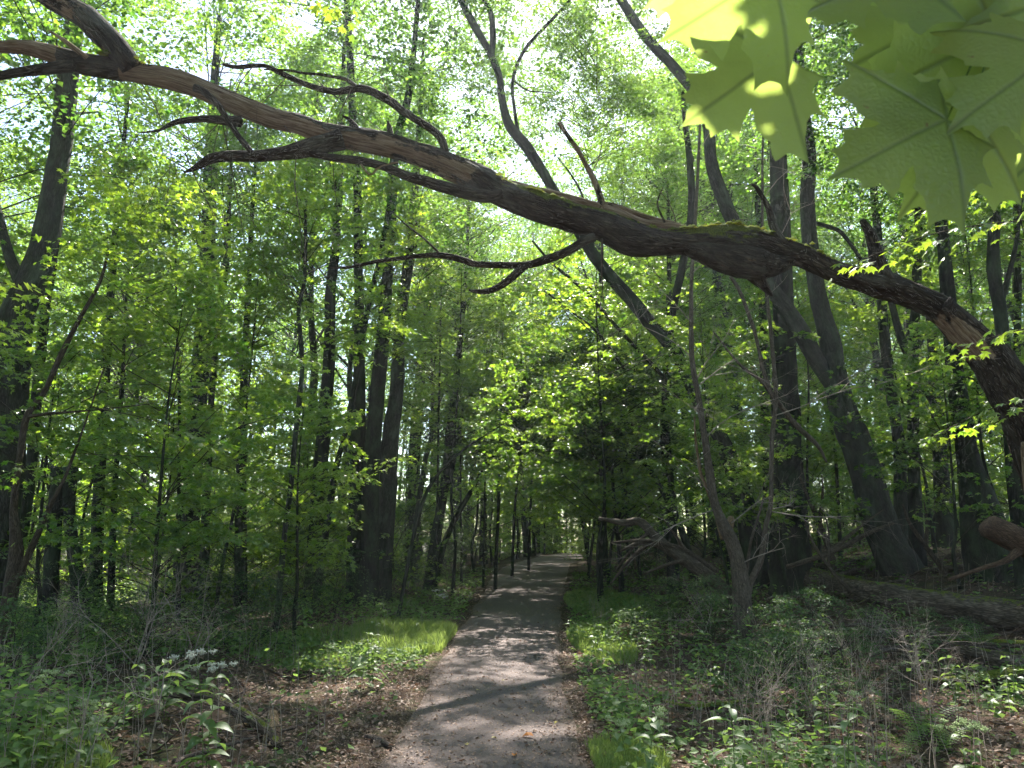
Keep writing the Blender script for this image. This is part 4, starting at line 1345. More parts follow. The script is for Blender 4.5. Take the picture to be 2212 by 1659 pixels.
# ground cover
x, y = spread(230000, -1, 1, 4.0, 34, 1.5)
x = x * (0.74 * y + .6)
pl, pr = pathL(y), pathR(y)
out = np.maximum(pl - x, x - pr)
q = np.stack([x, y, 0 * x], 1)
dens = .5 + 1.1 * vn(q * .55 + 3) + .5 * vn(q * 2.1)
litl = (x < pl) & (y < 9.5) & (x > pl - 1.9)          # trodden litter left of the path
litr = (x > 3.2) & (y < 7.5)
dens = dens - 1.2 * litl - .9 * litr - .75 * (x > 3.2 + .1 * y) * (y > 8.5) - .35 * (x > 1) * (y < 6.3)
keep = (out > .12) & (r.random(len(x)) < np.clip(dens, 0.04, 1)) & (r.random(len(x)) < np.clip(out * 2.2 + .15, 0, 1))
x, y = x[keep], y[keep]
og = np.maximum(pathL(y) - x, x - pathR(y))
hgt = (.03 + (.16 + .30 * sstep(og, .4, 1.6)) * r.random(len(x)) ** 1.7) * np.clip(.65 + 1.1 * vn(np.stack([x, y, 0 * x], 1) * 1.1), .2, 1.7)
C = np.stack([x, y, hh(x, y) + hgt], 1)
a = r.random(len(x)) * 6.28
D = np.stack([np.cos(a), np.sin(a), r.normal(0, .35, len(x))], 1)
Nn = np.stack([r.normal(0, .4, len(x)), r.normal(0, .4, len(x)) - .1, np.ones(len(x))], 1)
V, F, v = scatter(C, D, Nn, r.uniform(.03, .075, len(x)) * (1 + y * .02), LQ, LQF, None, r)
link('ground_cover', new_mesh('ground_cover', V, F, M_herb, False, {'v': v}), label='low green herbs and creepers carpeting both verges', cat='ground cover', kind='stuff')
print('cover', len(x))
# dead leaves
x, y = spread(75000, -1, 1, 3.6, 26, 1.7)
x = x * (0.74 * y + .6)
pl, pr = pathL(y), pathR(y)
out = np.maximum(pl - x, x - pr)
dn_ = np.where(out > 0, .75, np.clip(.17 + .65 * np.exp(out / .22), 0, 1)) * np.clip(.8 + .7 * vn(np.stack([x, y, 0 * x], 1) * 1.3), .1, 1)
keep = r.random(len(x)) < dn_
x, y, out = x[keep], y[keep], out[keep]
zz = hh(x, y) + np.where(out < 0, .026, .008) + r.random(len(x)) * np.where(out < 0, .004, .03)
C = np.stack([x, y, zz], 1)
a = r.random(len(x)) * 6.28
D = np.stack([np.cos(a), np.sin(a), r.normal(.05, .2, len(x))], 1)
Nn = np.stack([r.normal(0, .35, len(x)), r.normal(0, .35, len(x)), np.ones(len(x))], 1)
LC = LO * np.array([1, 1.25, 2.6])
V, F, v = scatter(C, D, Nn, r.uniform(.025, .075, len(x)) * np.where(out < 0, .75, 1), LC, LOF, None, r)
link('leaf_litter', new_mesh('leaf_litter', V, F, M_litter, False, {'v': v}), label='brown fallen leaves scattered over the forest floor and path edges', cat='leaf litter', kind='stuff')
print('litter', len(x))
x, y = spread(26000, -1, 1, 3.8, 15, 1.5)
x = pathL(y) - .9 + (x + 1) / 2 * (pathR(y) - pathL(y) + 1.5)
C = np.stack([x, y, hh(x, y) + .026 + .004 * r.random(len(x))], 1)
a = r.random(len(x)) * 6.28
D = np.stack([np.cos(a), np.sin(a), r.normal(.05, .3, len(x))], 1)
Nn = np.stack([r.normal(0, .4, len(x)), r.normal(0, .4, len(x)), np.ones(len(x))], 1)
V, F, v = scatter(C, D, Nn, r.uniform(.007, .024, len(x)), LQ, LQF, .15 + .85 * r.random(len(x)), r)
link('leaf_crumbs', new_mesh('leaf_crumbs', V, F, M_litter, False, {'v': v}), label='tiny crumbs of leaf and bark scattered on the path', cat='debris', kind='stuff')


def grass(name, label, cx, cy, rx, ry, n, h0, h1, lean=.35):
    aa = r.random(n) * 6.28
    q = np.sqrt(r.random(n))
    x, y = cx + np.cos(aa) * q * rx, cy + np.sin(aa) * q * ry
    ok = (np.maximum(pathL(y) - x, x - pathR(y)) > -.02)
    x, y = x[ok], y[ok]
    n = len(x)
    b = np.stack([x, y, hh(x, y) - .01], 1)
    az = r.random(n) * 6.28
    hgt = r.uniform(h0, h1, n)
    wv = np.stack([np.cos(az), np.sin(az), 0 * az], 1) * r.uniform(.003, .0065, n)[:, None]
    ln = np.stack([np.cos(az + 1.5), np.sin(az + 1.5), 0 * az], 1) * (hgt * r.uniform(.1, lean * 2, n))[:, None]
    m = b + ln * .35 + np.array([0, 0, 1]) * (hgt * .6)[:, None]
    t_ = b + ln + np.array([0, 0, 1]) * (hgt * .9)[:, None]
    V = np.stack([b - wv, b + wv, m + wv * .8, m - wv * .8, t_], 1).reshape(-1, 3)
    o = (np.arange(n) * 5)[:, None]
    F3 = np.concatenate([o + np.array([0, 1, 2]), o + np.array([0, 2, 3]), o + np.array([3, 2, 4])])
    link(name, new_mesh(name, V, F3, M_grass, False, {'v': np.repeat(r.random(n), 5)}), label=label, cat='grass', kind='stuff')


gx, gy = at(900, 1385)
grass('grass_patch', 'bright sunlit grass on the left verge beside the path', gx - .15, gy, .95, 1.9, 15000, .08, .24)
gx, gy = at(1290, 1300)
grass('grass_patch', 'shaded blue-green grass on the right verge of the dark stretch of path', gx + .2, gy, 1.0, 4.0, 14000, .06, .13)
gx, gy = at(1310, 1650)
grass('grass_patch', 'small tuft of lit grass at the bottom right edge of the path', gx + .1, gy, .35, .5, 2600, .06, .15)
gx, gy = at(1235, 1385)
grass('grass_patch', 'pale lit grass and weeds along the right path edge in the sun', gx + .45, gy, .5, 2.2, 6500, .05, .15)
gx, gy = at(700, 1400)
grass('grass_patch', 'thin grass among herbs left of the lit grass', gx, gy, 1.4, 1.5, 5000, .06, .16)
gx, gy = at(60, 1655)
grass('grass_patch', 'yellow-green grass tuft in the bottom left corner', gx, gy, .5, .5, 3500, .05, .12)


LOWM = []


def lowwhere(vx, vy):
    a, b, n = min(LOWM, key=lambda q: math.hypot(q[0] - vx, (q[1] - vy) * 1.6))
    if abs(a - vx) > abs(b - vy):
        return ('left of ' if vx < a else 'right of ') + n
    return ('behind ' if vy < b else 'in front of ') + n


LOWM += [(440, 1620, 'the white-flowered snakeroot'), (450, 1510, 'the curved log at lower left'), (900, 1380, 'the lit grass patch'), (795, 1490, 'the lone dark seedling'), (140, 1390, 'the long brown log at left'), (290, 1440, 'the bare brown twigs at left'),
         (100, 1640, 'the grey flower heads at lower left'), (640, 1370, 'the dark shrub on the left verge'), (945, 1330, 'the white-flowered stems by the path'), (1235, 1385, 'the sunlit right path edge'), (1350, 1385, 'the yellow stump'), (1380, 1640, 'the two budding herbs'),
         (1600, 1640, 'the tall sunlit herb'), (1835, 1640, 'the second sunlit herb'), (1700, 1450, 'the dark shrubs at right'), (1995, 1500, 'the pinkish dead twigs'), (1600, 1330, 'the dead forked sapling'), (1850, 1330, 'the splintered end of the long log'),
         (2080, 1360, 'the middle of the long log'), (2100, 1470, 'the green mossy log'), (2000, 1600, 'the ferns at lower right'), (1440, 1450, 'the short mossy log'), (1250, 1300, 'the shaded grass'), (2080, 1228, 'the brown log by the right edge'), (1740, 1180, 'the massive black tree'),
         (1920, 1200, 'the forked leaning tree'), (2110, 1180, 'the widening split tree'), (500, 1580, 'the thin pale log')]

# ------------------------------------------------------------------ logs and dead wood
def log(name, label, pts, D, m, group=None, sides=20, amp=.1, ground=True, limbs=(), cat='log', sink=.25):
    W, R = world_pts(pts, D)
    if ground:
        for k in range(len(W)):
            W[k][2] = hz(W[k][0], W[k][1]) + R[k] * (1 - sink)
    base = W[0].copy()
    V, F, tc = tube(W, R, sides, None, amp, .08, seed=len(label))
    if not limbs:
        o = link(name, MB().add(V, F, tc=tc).mesh(name, m, base), None, label, cat, group, loc=tuple(base))
        return o
    root = empty(name, label, cat, tuple(base), group)
    link('trunk', MB().add(V, F, tc=tc).mesh('trunk', m, base), root)
    for lp, lD in limbs:
        w_, r_ = world_pts(lp, lD)
        V, F, tc = tube(w_, r_, 8, None, amp, .06)
        link('branch', MB().add(V, F, tc=tc).mesh('branch', m, base), root)
    return root


def GD(vx, vy):
    return float(G(vx, vy)[1])


def glog(label, pts, m, **kw):
    D = [GD(p[0], p[1] + p[2] * .35) for p in pts]
    return log('fallen_log', label, pts, D, m, **kw)


LG = 'logs lying on the forest floor'
glog('long weathered log with a splintered left end, running to the right edge', [(1700, 1243, 42), (1710, 1246, 50), (1807, 1270, 52), (1945, 1296, 56), (2084, 1318, 60), (2240, 1345, 64)], M_log, group=LG, sides=28)
log('fallen_log', 'orange-brown cut log with a rounded end jutting in at the right edge', [(2128, 1131, 34), (2134, 1136, 48), (2172, 1155, 54), (2260, 1195, 58)], 10.5, M_cut, group=LG, ground=False, limbs=[([(2200, 1190, 20), (2170, 1212, 12), (2119, 1228, 9), (2049, 1252, 7)], 10.4)])
glog('bright green mossy log at the lower right edge', [(1985, 1474, 8), (2030, 1474, 18), (2119, 1471, 30), (2240, 1460, 40)], M_mosslog, group=LG)
glog('grey weathered log slanting between the long log and the mossy one', [(2060, 1402, 16), (2120, 1420, 30), (2240, 1446, 42)], M_log, group=LG)
glog('thin mossy log just above the grey weathered one at right', [(2050, 1388, 10), (2120, 1390, 16), (2240, 1396, 18)], M_mosslog, group=LG)
glog('dark thin log leaning toward the massive black tree', [(1765, 1150, 10), (1807, 1160, 14), (1890, 1172, 15)], M_log, group=LG)
glog('pale stick-like log left of the forked leaning tree', [(1789, 1232, 8), (1840, 1216, 9), (1897, 1200, 9)], M_dead, group=LG)
glog('dark log lying behind the split tree', [(1985, 1155, 10), (2060, 1160, 14), (2110, 1162, 12)], M_log, group=LG)
glog('bark-covered curved log behind the white flowers at lower left', [(300, 1505, 8), (322, 1502, 13), (399, 1504, 18), (468, 1518, 21), (537, 1553, 23), (582, 1590, 24), (600, 1618, 18)], M_log, group=LG)
glog('long brown log at the left edge among dead leaves', [(-30, 1384, 18), (45, 1385, 18), (139, 1390, 19), (239, 1408, 16), (262, 1414, 5)], M_log, group=LG)
glog('thin pale log below the curved one at lower left', [(364, 1605, 9), (451, 1584, 12), (537, 1566, 7)], M_wood, group=LG)
glog('short grey slab of wood at lower left', [(205, 1610, 16), (240, 1570, 20), (262, 1535, 12)], M_log, group=LG)
glog('short mossy log half hidden by the dark shrub at right', [(1640, 1512, 8), (1500, 1530, 14), (1440, 1520, 10)], M_mosslog, group=LG)
glog('thin brown log across the right verge below the dark shrub', [(1460, 1395, 8), (1560, 1398, 13), (1660, 1410, 12)], M_log, group=LG)
log('fallen_log', 'dark dead trunk slanting down to the foot of the dead forked sapling',
    [(1600, 1300, 20), (1578, 1285, 24), (1529, 1243, 27), (1460, 1196, 24), (1419, 1164, 22), (1384, 1128, 18), (1349, 1129, 14), (1294, 1120, 7)], [12.8, 12.9, 13.2, 13.6, 14, 14.2, 14.4, 14.6], M_brown, group=LG, ground=False,
    limbs=[([(1440, 1183, 14), (1400, 1174, 12), (1374, 1175, 9), (1340, 1190, 5)], 13.9), ([(1480, 1210, 9), (1440, 1220, 7), (1390, 1240, 4)], 13.4), ([(1400, 1150, 9), (1370, 1180, 6), (1330, 1230, 4)], 14)])
for lab, pts, mt in [
    ('brown log lying just behind the dead forked sapling', [(1640, 1215, 12), (1720, 1222, 18), (1800, 1228, 16)], M_log),
    ('pale dead log slanting up to the right behind the long log', [(1760, 1262, 8), (1850, 1235, 14), (1960, 1212, 12)], M_dead),
    ('brown log between the forked leaning tree and the right edge', [(1990, 1236, 12), (2080, 1228, 20), (2210, 1222, 22)], M_log),
    ('dead log at the foot of the widening split tree', [(2030, 1206, 10), (2110, 1200, 18), (2230, 1190, 16)], M_brown),
    ('grey log among twigs left of the massive black tree', [(1560, 1190, 8), (1620, 1182, 14), (1680, 1186, 12)], M_log),
    ('long thin dead limb lying across the brush heap', [(1310, 1228, 5), (1400, 1215, 9), (1520, 1206, 10)], M_dead),
    ('rotten brown log right below the long weathered log', [(1880, 1365, 10), (1990, 1372, 20), (2100, 1384, 14)], M_log)]:
    glog(lab, pts, mt, group=LG)
for lab, pts, D in [
    ('dead branch propped up over the brush heap, pointing left', [(1545, 1235, 14), (1480, 1190, 11), (1400, 1168, 8), (1320, 1172, 4)], 13.6),
    ('dead branch arching out of the brush heap to the left ground', [(1420, 1160, 10), (1370, 1200, 8), (1335, 1240, 5), (1318, 1262, 3)], 14),
    ('dead limb leaning on the massive black tree from the right', [(1800, 1210, 14), (1770, 1130, 11), (1745, 1075, 8), (1728, 1030, 5)], 15),
    ('crooked dead branch propped against the forked leaning tree', [(2045, 1240, 12), (2000, 1180, 10), (1965, 1130, 7), (1950, 1090, 4)], 14.5),
    ('bare dead limb lying up against the long log from behind', [(1700, 1225, 9), (1790, 1195, 12), (1880, 1150, 9), (1930, 1130, 5)], 13.5),
    ('pale bare branch rising left from behind the long log', [(1840, 1280, 9), (1790, 1225, 7), (1750, 1160, 5), (1738, 1120, 3)], 12.5)]:
    log('dead_branch', lab, pts, D, M_brown, group='dead branches propped up in the woods', sides=8, ground=False, cat='branch', limbs=[([pts[1], ((pts[1][0] + pts[2][0]) / 2 + 20, pts[2][1] - 10, pts[1][2] * .5), (pts[2][0] + 30, pts[2][1] - 50, 2)], D)])
glog('splintered stump end beside the curved log at lower left', [(575, 1600, 16), (590, 1572, 22), (588, 1545, 18)], M_wood, group=LG, amp=.3)
SG = 'sticks lying on the ground'
for lab, pts in [('thin stick pointing from the splintered stump towards the path', [(582, 1592, 8), (630, 1575, 6), (682, 1562, 4)]),
                 ('stick lying in the litter below the thin pale log', [(374, 1648, 9), (440, 1628, 9), (513, 1607, 7), (580, 1588, 5)]),
                 ('flat chunk of fallen bark on the left edge of the path', [(785, 1590, 4), (800, 1598, 12), (825, 1608, 13), (862, 1622, 5)]),
                 ('small dark stick across the middle of the path', [(1135, 1433, 3), (1165, 1434, 4), (1190, 1436, 3)]),
                 ('pale crooked stick in front of the long log', [(1780, 1358, 4), (1830, 1352, 6), (1880, 1354, 7), (1925, 1372, 9)]),
                 ('thin stick in the litter at lower right', [(1900, 1560, 4), (2010, 1530, 7), (2120, 1540, 5)])]:
    D = [GD(p[0], p[1] + 2) for p in pts]
    log('stick', lab, pts, D, M_dead, group=SG, sides=7, amp=.12, cat='stick', sink=.05)
r = np.random.default_rng(77)
for k in range(90):
    right = k % 4 > 0
    vx = r.uniform(1700, 2200) if right else r.uniform(20, 640)
    vy = r.uniform(1175, 1420) if right else r.uniform(1400, 1640)
    p = G(vx, vy)
    L = r.uniform(.5, 1.6) * (1 if right else .5)
    a = r.normal(0, .6)
    pts = []
    for q in np.linspace(-1, 1, 4):
        x, y = p[0] + q * L / 2 * math.cos(a), p[1] + q * L / 2 * math.sin(a) + r.normal(0, .03)
        pts.append((x, y, hz(x, y) + .02 + abs(r.normal(0, .05))))
    rd = r.uniform(.008, .028) * (1 if right else .6)
    V, F, tc = tube(pts, np.array([.8, 1, .8, .3]) * rd, 6, 10, .1, .06, seed=k)
    link('stick', MB().add(V, F, tc=tc).mesh('stick', M_dead if k % 2 else M_log, p), None,
         ['pale', 'dark'][k % 2 == 0] + [' thin', ' stout'][rd > .014] + ' stick ' + lowwhere(vx, vy), 'stick', SG, loc=tuple(p))
mb = MB()
for k in range(1500):
    zone = k % 5
    vx, vy = [(r.uniform(1690, 2230), r.uniform(1150, 1330)), (r.uniform(1300, 1640), r.uniform(1200, 1300)), (r.uniform(0, 600), r.uniform(1330, 1600)), (r.uniform(1500, 2200), r.uniform(1300, 1640)), (r.uniform(560, 1000), r.uniform(1215, 1300))][zone]
    p = G(vx, vy)
    if pathL(p[1]) - .1 < p[0] < pathR(p[1]) + .1 or p[1] > 60:
        continue
    L = r.uniform(.12, .7)
    a = r.random() * 6.28
    up = abs(r.normal(.1, .25))
    d = np.array([math.cos(a), math.sin(a), up])
    c = p + [0, 0, .015]
    V, F, tc = tube([c, c + d * L * .5 + r.normal(0, .03, 3) * [1, 1, .3], c + d * L], [.005, .004, .002], 3, 3, 0, 0, cap=False)
    mb.add(V, F, tc=tc)
link('twig_debris', mb.mesh('twig_debris', M_dead), label='countless small dead twigs strewn over the ground', cat='twigs', kind='stuff')


x, y = spread(1500, -1, 1, 4.6, 17, 1.3)
x = x * (0.7 * y + .4)
mb = MB()
for xx, yy in zip(x, y):
    o_ = max(float(pathL(yy)) - xx, xx - float(pathR(yy)))
    if o_ < .5 or vn(np.array([[xx * .7, yy * .7, 3.]]))[0] < -.05:
        continue
    h_ = r.uniform(.18, .75)
    c = np.array([xx, yy, hz(xx, yy) - .01])
    l_ = r.normal(0, .16, 2) * h_
    V, F, tc = tube([c, c + [l_[0] * .3, l_[1] * .3, h_ * .55], c + [l_[0], l_[1], h_]], [.0028, .0022, .001], 3, 4, 0, 0, cap=False)
    mb.add(V, F, tc=tc)
    if r.random() < .5:
        e = c + [l_[0] * .3, l_[1] * .3, h_ * .55]
        V, F, tc = tube([e, e + [r.normal(0, .07), r.normal(0, .07), .12]], [.0018, .001], 3, 3, 0, 0, cap=False)
        mb.add(V, F, tc=tc)
link('dry_stalks', mb.mesh('dry_stalks', M_twig), label='thin dry stalks standing among the herbs on both verges', cat='dry stalks', kind='stuff')


def dead_shrub(label, vx, vy, hpx, nst, m, seed, sp=.3, L=None, depth=3):
    p = G(vx, vy)
    r = np.random.default_rng(seed)
    h = S(hpx, vx, vy, p[1])
    root = empty('dead_shrub', label, 'dead shrub', tuple(p), 'bare dead shrubs')
    for k in range(nst):
        mb = MB()
        d = np.array([r.normal(0, sp), r.normal(0, sp), 1.0])
        d /= np.linalg.norm(d)
        twig_rec(r, mb, np.array([r.normal(0, .03), r.normal(0, .03), -.02]), d, h * r.uniform(.6, .9), .0045 + h * .003, depth, .55, .05, 4, 5)
        link('stem', mb.mesh('dead_stem', m), root)


dead_shrub('tangle of bare brown twigs standing at left in front of the thick dark tree', 290, 1440, 190, 5, M_twig, 1)
dead_shrub('pale forked bare twig standing by the yellow-green plant at lower left', 172, 1690, 200, 1, M_twig, 2, .1)
dead_shrub('pinkish dense dead twigs standing in front of the long log', 1995, 1520, 150, 4, M_twig, 3, .25)
dead_shrub('thin bare stalk at the right, behind the tall bright herb', 1660, 1650, 170, 2, M_twig, 4, .1)
dead_shrub('sprawling bare twigs below the long log', 1850, 1480, 150, 3, M_twig, 5, .8)
dead_shrub('bare thorny twigs on the right verge beside the dark shrub', 1530, 1370, 110, 4, M_twig, 6, .5)
dead_shrub('bare brown brush by the left verge near the path bend', 950, 1230, 70, 6, M_twig, 7, .5)
dead_shrub('bare brown brush left of the path bend, the farther clump', 1010, 1218, 50, 5, M_twig, 8, .5)
dead_shrub('grey-brown twiggy brush at the far left edge', 30, 1560, 190, 3, M_twig, 9, .3)
dead_shrub('dense heap of dead brush right of the path', 1350, 1260, 90, 7, M_dead, 10, .8)
dead_shrub('dense heap of dead brush against the leaning dead trunk', 1450, 1280, 90, 7, M_dead, 11, .8)
dead_shrub('bare twigs above the long brown log at left', 150, 1400, 90, 4, M_twig, 12, .5)
dead_shrub('brown dry weed stalk left of the white flowers', 305, 1640, 300, 1, M_twig, 13, .05)
dead_shrub('thin bare twigs in front of the leafy shrub at left', 420, 1440, 150, 3, M_twig, 14, .4)
dead_shrub('fine dead twigs among shrubs at the right foreground', 1760, 1560, 140, 3, M_twig, 15, .5)

# ------------------------------------------------------------------ herbs
t_ = np.linspace(0, 1, 9)
wv = np.sin(np.pi * t_ ** .75) * .23 * (1 + .10 * np.cos(t_ * 50))
wv[0] = wv[-1] = 0
HV, HF = [], []
for k, (tt, ww) in enumerate(zip(t_, wv)):
    zz = .10 * math.sin(tt * 2.6) - .28 * tt * tt
    HV += [(tt, -ww, zz + ww * .28), (tt, 0, zz), (tt, ww, zz + ww * .28)]
for k in range(8):
    a = k * 3
    HF += [(a, a + 1, a + 4, a + 3), (a + 1, a + 2, a + 5, a + 4)]
herb_leaf = [new_mesh('herb_leaf', np.array(HV) * s_, np.array(HF), M_herb, True, {'v': np.full(len(HV), vv_)}) for s_, vv_ in ((( 1, 1, 1), .35), ((1, .85, 1.4), .7), ((1, .7, .8), .95))]


def floret_cluster(seed, m, n, rad):
    r = np.random.default_rng(seed)
    mb = MB()
    rad *= .8
    n = int(n * .8)
    o6 = np.array([(1, 0, 0), (-1, 0, 0), (0, 1, 0), (0, -1, 0), (0, 0, 1), (0, 0, -1)], float)
    f8 = np.array([(0, 2, 4), (2, 1, 4), (1, 3, 4), (3, 0, 4), (2, 0, 5), (1, 2, 5), (3, 1, 5), (0, 3, 5)])
    for k in range(n):
        c = r.normal(0, 1, 3) * [rad, rad, rad * .35]
        mb.add(o6 * r.uniform(.0025, .006) * [1, 1, 1.3] + c, f8)
        if k % 4 == 0:
            V, F, tc = tube([(0, 0, -rad * 1.6), c], [.0012, .0008], 3, 2, 0, 0, cap=False)
            mb.add(V, F)
    return mb.mesh('flower_cluster', m)


FLW = [floret_cluster(1, M_flower, 75, .022), floret_cluster(2, M_flower, 55, .017)]
FLB = [floret_cluster(3, M_bud, 60, .018), floret_cluster(4, M_bud, 45, .014)]


def herb(label, bx, by, D, h, npair, ll, flowers=None, lean=(0, 0), seed=0, nst=1, cat='herb', low=.18, group='broad-leaved herbs of the verges', leaf_tone=None):
    """bx: traced x of the foot, by: None or traced y"""
    r = np.random.default_rng(seed)
    if D is None:
        p = G(bx, by)
    else:
        q = P(bx, by or 1659, D)
        p = np.array([q[0], q[1], hz(q[0], q[1])])
    root = empty('white_snakeroot' if flowers is not None else 'leafy_herb', label, cat, tuple(p), group)
    for s_ in range(nst):
        l0 = np.array([lean[0] + (s_ * .16 - .08 * (nst - 1)), lean[1] + r.normal(0, .05), 1])
        hs = h * (1 if s_ == 0 else r.uniform(.75, .95))
        pts = [np.array([.02 * s_, 0, -.02]) + l0 * hs * t * np.array([t, t, 1]) for t in np.linspace(0, 1, 6)]
        V, F, tc = tube(pts, np.linspace(.0035, .0018, 6), 5, 12, 0, 0)
        link('stem', MB().add(V, F, tc=tc).mesh('herb_stem', M_stem), root)
        az0 = r.random() * 3
        for k in range(npair):
            t = low + (1 - low) * (k + .5) / npair
            c = np.array([.02 * s_, 0, -.02]) + l0 * hs * t * np.array([t, t, 1])
            az = az0 + k * math.pi / 2 + r.normal(0, .2)
            L = 1.35 * ll * (1.15 - .75 * abs(t - .45)) * r.uniform(.85, 1.15)
            for sd in (0, math.pi):
                o = link('leaf', herb_leaf[leaf_tone if leaf_tone is not None and r.random() < .7 else int(r.integers(0, 3))], root)
                o.location = c
                o.rotation_euler = (r.normal(0, .25), r.uniform(-.35, .35), az + sd + r.normal(0, .15))
                o.scale = (L, L, L)
        if flowers is not None:
            top = pts[-1]
            for k in range(flowers):
                a = k * 2.4
                rr = .03 + .034 * math.sqrt(k) * 1.6
                o = link('flower_cluster', (FLW if r.random() > (.0 if cat == 'flower' else 1.1) else FLB)[k % 2], root)
                o.location = top + np.array([math.cos(a) * rr, math.sin(a) * rr, .03 - .01 * k * .5 + r.uniform(0, .02)])
                o.rotation_euler = (0, 0, a)
    return root


herb('snakeroot with bright white flower clusters at lower left, the tallest flowering plant', 440, 1640, 5.4, .82, 6, .125, 5, (-.05, 0), 1, 2, 'flower')
herb('plant with greyish-green flower heads near the lower left corner', 95, 1659, 5.2, .66, 5, .085, 4, (-.05, 0), 2, 1, 'flowering herb', leaf_tone=2)
herb('herb with small pale flower heads between the bare pale twig and the snakeroot', 185, 1650, 5.3, .45, 4, .09, 4, (.0, 0), 3, 2, 'flowering herb')
herb('tall sunlit herb with drooping bright leaves right of the lower path', 1590, 1700, 4.9, .66, 7, .14, None, (-.02, 0), 4, 1, leaf_tone=2)
herb('sunlit herb with slim leaves, second bright plant to the right', 1835, 1700, 4.9, .60, 7, .11, 2, (.05, 0), 5, 1, leaf_tone=2)
herb('low bright leafy herb at the foot of the tall sunlit one', 1630, 1690, 4.7, .34, 4, .12, None, (.05, 0), 6, 1, leaf_tone=2)
herb('bright round-leaved herb at the bottom edge between the two tall sunlit ones', 1900, 1700, 4.6, .26, 4, .12, None, (.1, 0), 26, 1, leaf_tone=2)
herb('budding herb with broad pale leaves at the right path edge, near the bottom', 1360, 1660, 5.2, .46, 4, .10, 3, (-.12, 0), 7, 1, 'flowering herb')
herb('budding herb leaning right just beside the other budding one', 1400, 1650, 5.3, .52, 4, .12, 3, (.10, 0), 8, 1, 'flowering herb')
herb('dark seedling standing alone on the left verge in front of the lit grass', 795, 1490, None, .50, 4, .15, None, (-.02, 0), 9, 1, leaf_tone=0)
herb('leafy herb with lit leaves on the right verge, halfway to the shade', 1300, 1480, None, .42, 4, .13, None, (.05, 0), 10, 1)
herb('yellow-green herb with flower heads in the bottom right', 2090, 1690, 5.0, .42, 4, .07, 5, (.05, 0), 11, 2, 'flowering herb')
herb('group of white-flowered stems at the left edge of the shaded path', 945, 1330, None, .5, 6, .09, 4, (.05, 0), 12, 3, 'flower')
herb('broad-leaved herb left of the white-flowered stems by the shaded path', 990, 1345, None, .55, 4, .14, None, (.05, 0), 13, 1)
herb('herb with glinting leaves on the right path edge where the sun strip begins', 1235, 1385, None, .35, 5, .09, None, (.05, 0), 14, 2, leaf_tone=2)
herb('small bushy herb at bottom left of the litter', 540, 1665, 5.3, .24, 4, .08, None, (0, 0), 15, 2, leaf_tone=2)
herb('single pale-stemmed herb left of the snakeroot', 290, 1560, None, .5, 4, .10, None, (0, 0), 16, 1)
herb('herb with large pale leaves behind the snakeroot', 350, 1560, None, .5, 4, .13, None, (0, 0), 17, 2)
herb('tall herb among shrubs left of the lit grass', 655, 1400, None, .75, 6, .11, None, (0, 0), 18, 2)
herb('green herb with upright stems in the bottom left corner', 40, 1690, 4.9, .42, 4, .10, None, (0, 0), 19, 2, leaf_tone=2)
r = np.random.default_rng(90)
n_h = tries = 0
while n_h < 62 and tries < 900:
    tries += 1
    y = r.uniform(5.2, 15)
    x = r.uniform(-.7, .7) * y
    out = max(float(pathL(y)) - x, x - float(pathR(y)))
    if out < .2 or (y < 8.5 and float(pathL(y)) - 1.7 < x < float(pathL(y))) or (x > 2.6 and y < 6.5):
        continue
    vx, vy, d = V_of((x, y, hz(x, y)))
    sd = 'left' if x < float(pathL(y)) else 'right'
    tall = r.random() < .5
    herb(('knee-high' if tall else 'small') + ' leafy herb ' + lowwhere(vx, vy),
         vx, None, y, r.uniform(.4, .6) if tall else r.uniform(.15, .3), 5 if tall else 3, r.uniform(.06, .11), None, (r.normal(0, .1), 0), 100 + tries, 2, group='small herbs of the verges')
    n_h += 1


# ferns
def frond_mesh():
    mb = MB()
    n = 15
    for k in range(1, n):
        t = k / n
        c = np.array([t, 0, .28 * math.sin(t * 2.4) - .1 * t])
        L = .26 * math.sin(math.pi * (t * .88 + .1)) ** .8 + .01
        for sgn in (-1, 1):
            for j in range(4):
                a0, a1 = j / 4, (j + 1) / 4
                w_ = .026 * (1 - a0 * .7)
                p0 = c + np.array([.10 * L * a0 * 3, sgn * L * a0, -.05 * a0])
                p1 = c + np.array([.10 * L * a1 * 3, sgn * L * a1, -.05 * a1])
                mb.add(np.array([p0, p0 * .5 + p1 * .5 + [w_, 0, .004], p1, p0 * .5 + p1 * .5 - [w_, 0, -.004]]), np.array([(0, 1, 2, 3)]), v=.5 + .4 * math.sin(k))
    V, F, tc = tube([(0, 0, 0), (.5, 0, .21), (1, 0, .09)], [.006, .004, .001], 4, 8, 0, 0, cap=False)
    mb.add(V, F, v=.5)
    return mb.mesh('frond', M_herb, smooth=False)


